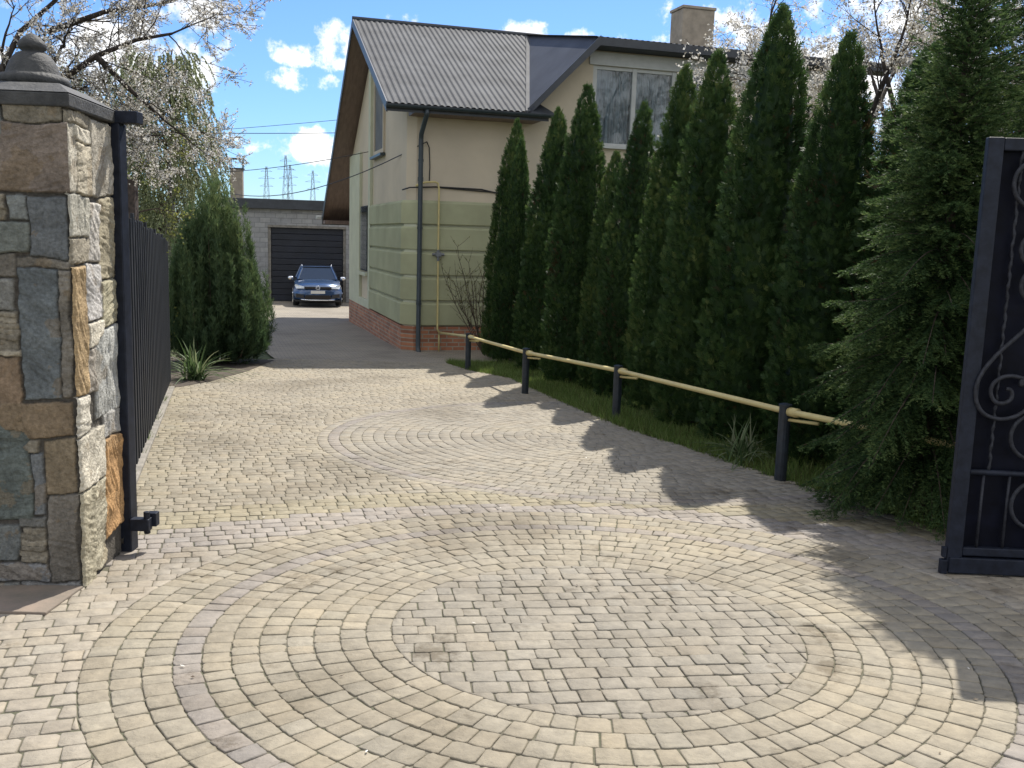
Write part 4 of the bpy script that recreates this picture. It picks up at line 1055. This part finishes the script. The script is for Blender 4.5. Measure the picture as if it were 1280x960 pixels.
# ------------------------------------------------------------------ strap leaved clumps and bed
def strap_clump(name, loc, n_, L, lb, cat, seed, spread=.9, w=.02):
    global rng; rng = np.random.default_rng(seed)
    e_ = empty(name, loc); tag(e_, lb, cat)
    V, F, T = [], [], []
    for i in range(n_):
        az = rng.random()*2*PI; ln = L*rng.uniform(.55, 1.1); lean = rng.uniform(.15, spread); p = np.array([rng.normal()*.06, rng.normal()*.06, 0.]); tn = rng.random()
        o_ = np.array([math.cos(az), math.sin(az), 0]); sd_ = np.array([-math.sin(az), math.cos(az), 0]); b0 = len(V); ns = 7; ww = w*rng.uniform(.7, 1.2)
        for k in range(ns):
            t = k/(ns-1); c = p+o_*ln*(lean*t+.35*lean*t*t)+UPV*ln*(t*(1.05-.45*lean)-.75*lean*t*t)
            wd = ww*(1-t**2.2)*.5+.0008
            V += [c+sd_*wd, c+UPV*-.004, c-sd_*wd]; T += [tn]*3
        for k in range(ns-1):
            a_ = b0+k*3; F += [(a_, a_+1, a_+4, a_+3), (a_+1, a_+2, a_+5, a_+4)]
    np_obj('leaves', np.array(V), [np.array(F)], M['lily'], e_, tint=np.array(T), smooth=True); return e_
strap_clump('strap_leaved_plant', G(-4.72, 14.15, .0), 90, .80, 'arching strap leaved clump in front of the feathery juniper', 'plant', 51, w=.03)
strap_clump('strap_leaved_plant', G(2.22, 8.95, .0), 70, .52, 'arching strap leaved clump in the grass beside the black post', 'plant', 52, w=.016)
strap_clump('strap_leaved_plant', G(2.12, 8.62, .0), 26, .34, 'low spread out tuft of long leaves at the paving edge near the black post', 'plant', 53, w=.014, spread=1.2)
tag(sheet('planting_bed', [(-4.62, 13.2), (-4.45, 14.0), (-4.35, 15.6), (-4.45, 17.8), (-6.6, 17.9), (-6.4, 13.2)], M['soil'], .004), kind='structure')

# ------------------------------------------------------------------ grass under the thujas
def right_edge(y):
    pts = sorted(RIGHT, key=lambda p: p[1]); return np.interp(y, [p[1] for p in pts], [p[0] for p in pts])
rng = np.random.default_rng(77)
def blades(name, X, Y, h, mat, kind='stuff', wd=.008):
    n_ = len(X); P = np.stack([X, Y, np.array([gz(y) for y in Y])-.03], 1)
    D = unit(np.stack([rng.normal(size=n_)*.4, rng.normal(size=n_)*.4, np.ones(n_)], 1)); S_ = unit(np.cross(D, rdir(n_)))
    lv = Leaves(); lv.add(P, D, S_, h, wd, np.clip(rng.normal(size=n_)*.34+.42, 0, 1), mid=.3); return tag(lv.build(name, mat), kind=kind)
ya = rng.uniform(5.9, 18.6, 60000); off = rng.random(60000)**1.5*2.0
xa = right_edge(ya)+off-.02+rng.normal(size=60000)*.03
hh = rng.uniform(.03, .17, 60000)*(.75+.5*np.array([noise.noise(Vector((x*1.2, y*1.2, 4))) for x, y in zip(xa, ya)])+.15)
blades('grass', xa, ya, hh, M['grass'])
yl = np.concatenate([rng.uniform(6.6, 13.4, 1500)]); cl_ = np.array([noise.noise(Vector((0, y*1.6, 9))) for y in yl]); yl = yl[cl_ > .05]
xl = np.interp(yl, [5.75, 7.6, 13.1], [-2.5, -3.06, -4.74])+rng.normal(size=len(yl))*.035-.03
blades('kerb_grass', xl, yl, rng.uniform(.05, .16, len(yl)), M['grass'])

# fallen leaves and grit on the paving
rng = np.random.default_rng(5)
nn = 170; X = rng.uniform(-4, 4.5, nn); Y = rng.uniform(3, 13, nn); ok = [inside(x, y, DRIVE) for x, y in zip(X, Y)]; X, Y = X[ok], Y[ok]
Pn = np.stack([X, Y, np.array([gz(y) for y in Y])+.006], 1); an = rng.random(len(X))*6.28
lv = Leaves(); lv.add(Pn, np.stack([np.cos(an), np.sin(an), .15*np.ones(len(X))], 1), np.stack([-np.sin(an), np.cos(an), .1*np.ones(len(X))], 1), rng.uniform(.008, .03, len(X)), rng.uniform(.006, .018, len(X)), rng.random(len(X)))
M['litter'] = mat_leaf('leaf_litter', [(0,(.06,.04,.02)),(.7,(.16,.12,.07)),(.85,(.6,.58,.52)),(1,(.7,.68,.62))], transl=.1)
tag(lv.build('leaf_litter', M['litter']), kind='stuff')

# ------------------------------------------------------------------ branching trees
def branch_tree(name, loc, lb, cat, seed, trunk, bark, leafmat, levels, leaf_n, leaf_size, leaf_w=.8, droop=0., r0=.12, part='crown', spread=.7, tintbase=.5, leaf_spread=.05, minl=0, grp=None, bias=(0,0,0), nchild=(3, 5)):
    """trunk: list of limb polylines (each a list of points); every limb forks down to twigs"""
    global rng; rng = np.random.default_rng(seed); rs = random.Random(seed)
    e_ = empty(name, loc); tag(e_, lb, cat, grp)
    tw, lb_ = MB(), MB(); tips = []
    def grow(p, d, L, r, lev):
        ns = 5 if lev < levels-1 else 4; pts = [p.copy()]; cur = p.copy(); dr_ = d.copy()
        for k in range(ns):
            dr_ = (dr_+Vector((rs.gauss(0, .17), rs.gauss(0, .17), rs.gauss(0, .14)-droop*(lev+1)*.12))+Vector(bias)*.05).normalized()
            cur = cur+dr_*(L/ns); pts.append(cur.copy())
        (tw if lev >= 2 else lb_).tube(pts, [max(.0022, r*(1-.75*k/ns)) for k in range(ns+1)], 5 if lev < 2 else 3, cap=False)
        if lev >= minl:
            for k in range(1, ns+1): tips.append((pts[k-1], pts[k], lev))
        if lev < levels:
            for c in range(rs.randint(*nchild)):
                t = rs.uniform(.25, 1.0); i0 = min(ns-1, int(t*ns)); q_ = pts[i0].lerp(pts[i0+1], t*ns-i0)
                ax = (pts[i0+1]-pts[i0]).normalized(); rd = Vector((rs.gauss(0, 1), rs.gauss(0, 1), rs.gauss(0, .8))); rd = (rd-ax*rd.dot(ax)).normalized()
                grow(q_, (ax+rd*spread*rs.uniform(.7, 1.3)).normalized(), L*rs.uniform(.5, .72), r*.45, lev+1)
    tr_ = MB()
    for pts, ra, rb in trunk:
        P = [Vector(p) for p in pts]; tr_.tube(P, [ra+(rb-ra)*k/(len(P)-1) for k in range(len(P))], 9)
        for k in range(1, len(P)):
            ax = (P[k]-P[k-1]).normalized()
            for c in range(rs.randint(2, 4)):
                rd = Vector((rs.gauss(0, 1), rs.gauss(0, 1), rs.gauss(0, .6))); rd = (rd-ax*rd.dot(ax)).normalized()
                grow(P[k-1].lerp(P[k], rs.random()), (ax*.7+rd*.9).normalized(), r0*10*rs.uniform(.7, 1.1), rb*.6, 0)
        grow(P[-1], (P[-1]-P[-2]).normalized(), r0*10, rb*.8, 0)
    tr_.build('trunk', bark, e_, smooth=True); lb_.build('limbs', bark, e_); tw.build('twigs', bark, e_)
    a_ = np.array([t[0] for t in tips]); b_ = np.array([t[1] for t in tips]); lev = np.array([t[2] for t in tips], float)
    wgt = (lev+.3)**2; wgt /= wgt.sum(); idx = rng.choice(len(tips), leaf_n, p=wgt)
    P = a_[idx]+(b_[idx]-a_[idx])*rng.random(leaf_n)[:, None]+rdir(leaf_n)*(leaf_spread*rng.random(leaf_n))[:, None]
    lv = Leaves(); sz = leaf_size*rng.uniform(.6, 1.3, leaf_n); tint = np.clip(tintbase+rng.normal(size=leaf_n)*.22, 0, 1)
    D = unit(rdir(leaf_n)+np.array([0, 0, -droop*1.5]))
    lv.add(P, D, unit(np.cross(D, rdir(leaf_n))), sz, sz*leaf_w, tint, mid=.5)
    if part == 'blossom':
        D2 = rdir(leaf_n); lv.add(P, D2, unit(np.cross(D2, rdir(leaf_n))), sz, sz*leaf_w, tint, mid=.5)
    lv.build(part, leafmat, e_); return e_

# cherry on the left, its trunk just outside the picture
c0 = G(-5.35, 8.9)
def rc(p): return p-c0
tr1 = [([(0, 0, -.1), (.05, 0, 1.0), (.12, .05, 1.9), tuple(rc(at(-30, 215, 8.9))), tuple(rc(at(5, 150, 8.8))), tuple(rc(at(28, 122, 8.8)))], .11, .05),
       ([tuple(rc(at(28, 122, 8.8))), tuple(rc(at(70, 105, 8.7))), tuple(rc(at(120, 70, 8.8))), tuple(rc(at(170, 50, 9.0))), tuple(rc(at(215, 42, 9.0)))], .034, .012),
       ([tuple(rc(at(5, 150, 8.8))), tuple(rc(at(0, 90, 8.8))), tuple(rc(at(25, 40, 9.0))), tuple(rc(at(70, 0, 9.2)))], .035, .018),
       ([tuple(rc(at(120, 70, 8.8))), tuple(rc(at(160, 110, 8.9))), tuple(rc(at(205, 150, 9.1)))], .03, .012),
       ([tuple(rc(at(5, 150, 8.8))), tuple(rc(at(85, 165, 9.3))), tuple(rc(at(135, 172, 9.5))), tuple(rc(at(185, 170, 9.6)))], .035, .012),
       ([tuple(rc(at(60, 40, 9.2))), tuple(rc(at(130, 15, 9.2))), tuple(rc(at(200, 5, 9.3)))], .03, .014)]
branch_tree('cherry_tree', c0, 'white blossoming cherry tree spreading behind the stone pillar, dark limb at its left', 'cherry tree', 61, tr1, M['bark'], M['blossom'], 3, 26000, .0175, r0=.06, part='blossom', spread=.9, tintbase=.40, minl=1, nchild=(2, 4), leaf_spread=.04)
# smaller cherry boughs over the fence
c1 = G(-6.5, 12.6)
tr2 = [([(0, 0, -.1), (.1, 0, .9), (.2, .1, 1.7), (.5, .1, 2.4)], .09, .05), ([(.2, .1, 1.7), (.9, .1, 2.1), (1.6, .0, 2.35)], .04, .015), ([(.3, .1, 2.0), (-.2, -.2, 2.8), (-.4, -.1, 3.4)], .04, .02), ([(.5, .1, 2.4), (1.1, 0, 2.9), (1.5, .1, 3.1)], .03, .012)]
branch_tree('fruit_tree', c1, 'low fruit tree in first yellow green leaf leaning over the slat fence', 'fruit tree', 62, tr2, M['bark_br'], M['youngleaf'], 3, 7000, .034, r0=.06, part='crown', spread=.9, tintbase=.6, minl=1, nchild=(2, 4))
# birch
b0_ = G(-7.3, 20.5); tr3 = [([(0, 0, -.1), (.05, 0, 2), (.2, 0, 4), (.35, 0, 5.6)], .12, .035)]
def birch(loc, lb, seed, H, W, n_strand, name='weeping_birch'):
    global rng; rng = np.random.default_rng(seed); rs = random.Random(seed)
    e_ = empty(name, loc); tag(e_, lb, 'birch tree')
    MB().tube([(0, 0, -.1), (.05, 0, H*.35), (.15, .05, H*.7), (.2, .1, H*.97)], [.13, .10, .06, .015], 9).build('trunk', M['birchbark'], e_, smooth=True)
    wd, tw, lv = MB(), MB(), Leaves()
    for i in range(n_strand):
        z = H*rs.uniform(.35, .97); az = rs.random()*6.28; rr = W*rs.uniform(.25, 1)*(1-abs(z/H-.55)*.9); x, y = rr*math.cos(az), rr*math.sin(az)
        top = Vector((x, y, z+rr*.35)); root = Vector((.12, .05, z-rr*.1))
        if i % 9 == 0: wd.tube([root, root.lerp(top, .5)+Vector((0, 0, .15)), top], [.02, .012, .004], 4)
        ln = rs.uniform(.3, 1.15)*(1 if z < H*.8 else .6); pts = [top]; d = Vector((math.cos(az)*.5, math.sin(az)*.5, -.3))
        for k in range(6):
            d = (d+Vector((rs.gauss(0, .1), rs.gauss(0, .1), -.35))).normalized(); pts.append(pts[-1]+d*ln/6)
        tw.tube(pts, [.003, .0026, .0024, .002, .002, .0015, .001], 3, cap=False)
        m_ = 62; tt = rng.random(m_)*5.99; ii = tt.astype(int); P_ = np.array(pts); P = P_[ii]+(P_[ii+1]-P_[ii])*(tt-ii)[:, None]
        D = unit(rdir(m_)+np.array([0, 0, -1.2])); lv.add(P, D, unit(np.cross(D, rdir(m_))), rng.uniform(.03, .06, m_), .028, np.clip(rng.normal(size=m_)*.2+.5, 0, 1))
    wd.build('limbs', M['bark_br'], e_); tw.build('twigs', M['youngleaf'], e_); lv.build('crown', M['birchleaf'], e_)
birch(G(-7.2, 20.0), 'pale green weeping birch rising behind the juniper bush', 63, 6.0, 1.2, 1200)
birch(G(-10.2, 24.0), 'hazy pale green birch farther left behind the blossoming cherry', 64, 6.4, 2.3, 620)
def shrub(name, loc, H, R, lb, cat, mat, seed, n_, size, grp=None):
    global rng; rng = np.random.default_rng(seed); e_ = empty(name, loc); tag(e_, lb, cat, grp)
    d = rdir(n_); d[:, 2] = np.abs(d[:, 2]); r = rng.random(n_)**.4; lm = lump(d*1.6, 1.6, seed)
    P = d*(r*(1+.5*lm))[:, None]*np.array([R, R, H]); D = unit(rdir(n_)+d*.6+UPV*.3)
    lv = Leaves(); sz = size*rng.uniform(.6, 1.4, n_); lv.add(P, D, unit(np.cross(D, rdir(n_))), sz, sz*.55, np.clip(.45+lm*.4+rng.normal(size=n_)*.15, 0, 1))
    mb = MB(); 
    for k in range(14):
        a_ = rng.random()*6.28; q_ = rng.random(); mb.tube([(0, 0, -.05), (R*.3*q_*math.cos(a_), R*.3*q_*math.sin(a_), H*.4), (R*.75*q_*math.cos(a_), R*.75*q_*math.sin(a_), H*.9)], [.025, .015, .005], 5)
    mb.build('stem', M['bark_br'], e_); lv.build('crown', mat, e_); return e_
shrub('garden_shrub', G(-6.6, 14.6), 2.5, .95, 'yellow green leafing shrub just over the far end of the slat fence', 'shrub', M['youngleaf'], 71, 5200, .045)
shrub('garden_shrub', G(-7.2, 16.2), 2.2, 1.4, 'pale leafing shrub behind the slat fence, left of the yellow green one', 'shrub', M['youngleaf'], 72, 5200, .05)
shrub('garden_hedge', G(-11.5, 27.5), 3.0, 3.2, 'distant green hedge under the birches left of the garage', 'hedge', M['juniper'], 73, 7000, .09)

# blossoming trees on the right, behind the thujas
def right_tree(x, y, lb, seed, H, n_, sz, mat, tb):
    rs = random.Random(seed); tr = [([(0, 0, -.1), (.05, 0, H*.25), (.0, .1, H*.42)], .15, .10)]
    for k in range(4):
        a_ = k*1.57+rs.random(); s_ = H*.20
        tr.append(([(0, .1, H*.40), (s_*.6*math.cos(a_), s_*.6*math.sin(a_), H*.58), (s_*1.1*math.cos(a_), s_*1.1*math.sin(a_), H*.78)], .075, .03))
    branch_tree('blossoming_tree', G(x, y), lb, 'blossom tree', seed, tr, M['bark'], mat, 3, n_, sz, r0=H*.017, part='blossom', spread=.8, tintbase=tb, minl=1, nchild=(3, 5), leaf_spread=.12, grp='blossoming trees right of the house')
right_tree(5.35, 17.2, 'white blossoming tree in front of the right end of the house, beside the chimney', 81, 7.2, 20000, .038, M['blossom'], .32)
right_tree(7.0, 16.5, 'blossoming tree with dark forks just left of the spruce top', 82, 6.8, 19000, .034, M['blossom'], .3)
right_tree(9.6, 18.5, 'blossoming tree filling the gap between the two spruces', 83, 8.0, 18000, .038, M['blossom'], .32)
right_tree(11.5, 20.0, 'pale blossoming tree glimpsed behind the right hand spruces', 84, 9.0, 12000, .055, M['blossom'], .32)
for k, (x, y, H, R, lb) in enumerate([(6.4, 12.6, 2.2, 1.3, 'sunlit young shrub behind the thuja trunks'), (8.5, 13.4, 2.6, 1.6, 'leafy garden shrub behind the spruce beside the gate'), (6.6, 9.6, 1.3, .9, 'low bright shrub seen under the spruce boughs')]):
    shrub('garden_shrub', G(x, y), H, R, lb, 'shrub', M['youngleaf'], 91+k, 3800, .055)
# bare budding shrub before the green wall
e_ = empty('bare_shrub', hloc(1.55, -.75, -.02)); tag(e_, 'bare budding shrub with thin stems before the green banded wall', 'shrub')
rs = random.Random(4); mb = MB(); bud = []
for k in range(13):
    a_ = rs.uniform(0, 6.28); sp_ = rs.uniform(.1, .75); p = Vector((0, 0, 0)); d = Vector((math.cos(a_)*sp_*.8-.25, math.sin(a_)*sp_*.3, 1)).normalized(); L = rs.uniform(1.2, 2.5); pts = [p]
    for q_ in range(8):
        d = (d+Vector((rs.gauss(0, .09), rs.gauss(0, .06), .02))).normalized(); pts.append(pts[-1]+d*L/8)
        if q_ > 1:
            for c in range(2):
                d2 = (d*.6+Vector((rs.gauss(0, .8), rs.gauss(0, .3), .4))).normalized(); l2 = rs.uniform(.15, .4); mb.tube([pts[-1], pts[-1]+d2*l2*.5, pts[-1]+d2*l2+Vector((0,0,.03))], [.005, .004, .002], 4, cap=False)
                bud += [tuple(pts[-1]+d2*l2*rs.random()) for _ in range(5)]
    mb.tube(pts, [.011*(1-.8*q_/8)+.002 for q_ in range(9)], 5)
mb.build('stem', M['bark_br'], e_)
rng = np.random.default_rng(12); bud = np.array(bud); lv = Leaves(); D = unit(rdir(len(bud))+UPV); lv.add(bud, D, unit(np.cross(D, rdir(len(bud)))), .035, .018, rng.random(len(bud)))
lv.build('buds', M['youngleaf'], e_)
# far tree line that closes the horizon
rng = np.random.default_rng(99); nfar = 26000
azf = rng.uniform(R_(-60), R_(60), nfar); dist = rng.uniform(90, 120, nfar); azf += .0
hb = 5.0+3.0*np.array([noise.noise(Vector((a*14, 2, 0))) for a in azf]); hb = np.where((azf > R_(-20)) & (azf < R_(-9)), 2.2, hb)
P = np.stack([np.sin(azf)*dist, np.cos(azf)*dist, gz(60)+rng.random(nfar)*hb], 1); D = rdir(nfar)
lv = Leaves(); lv.add(P, D, unit(np.cross(D, rdir(nfar))), rng.uniform(.8, 1.8, nfar), 1.0, rng.random(nfar))
M['farwood'] = mat_leaf('far_foliage', [(0,(.05,.06,.03)),(.5,(.08,.095,.045)),(1,(.13,.13,.08))], clump=.1)
tag(lv.build('treeline', M['farwood']), kind='stuff')
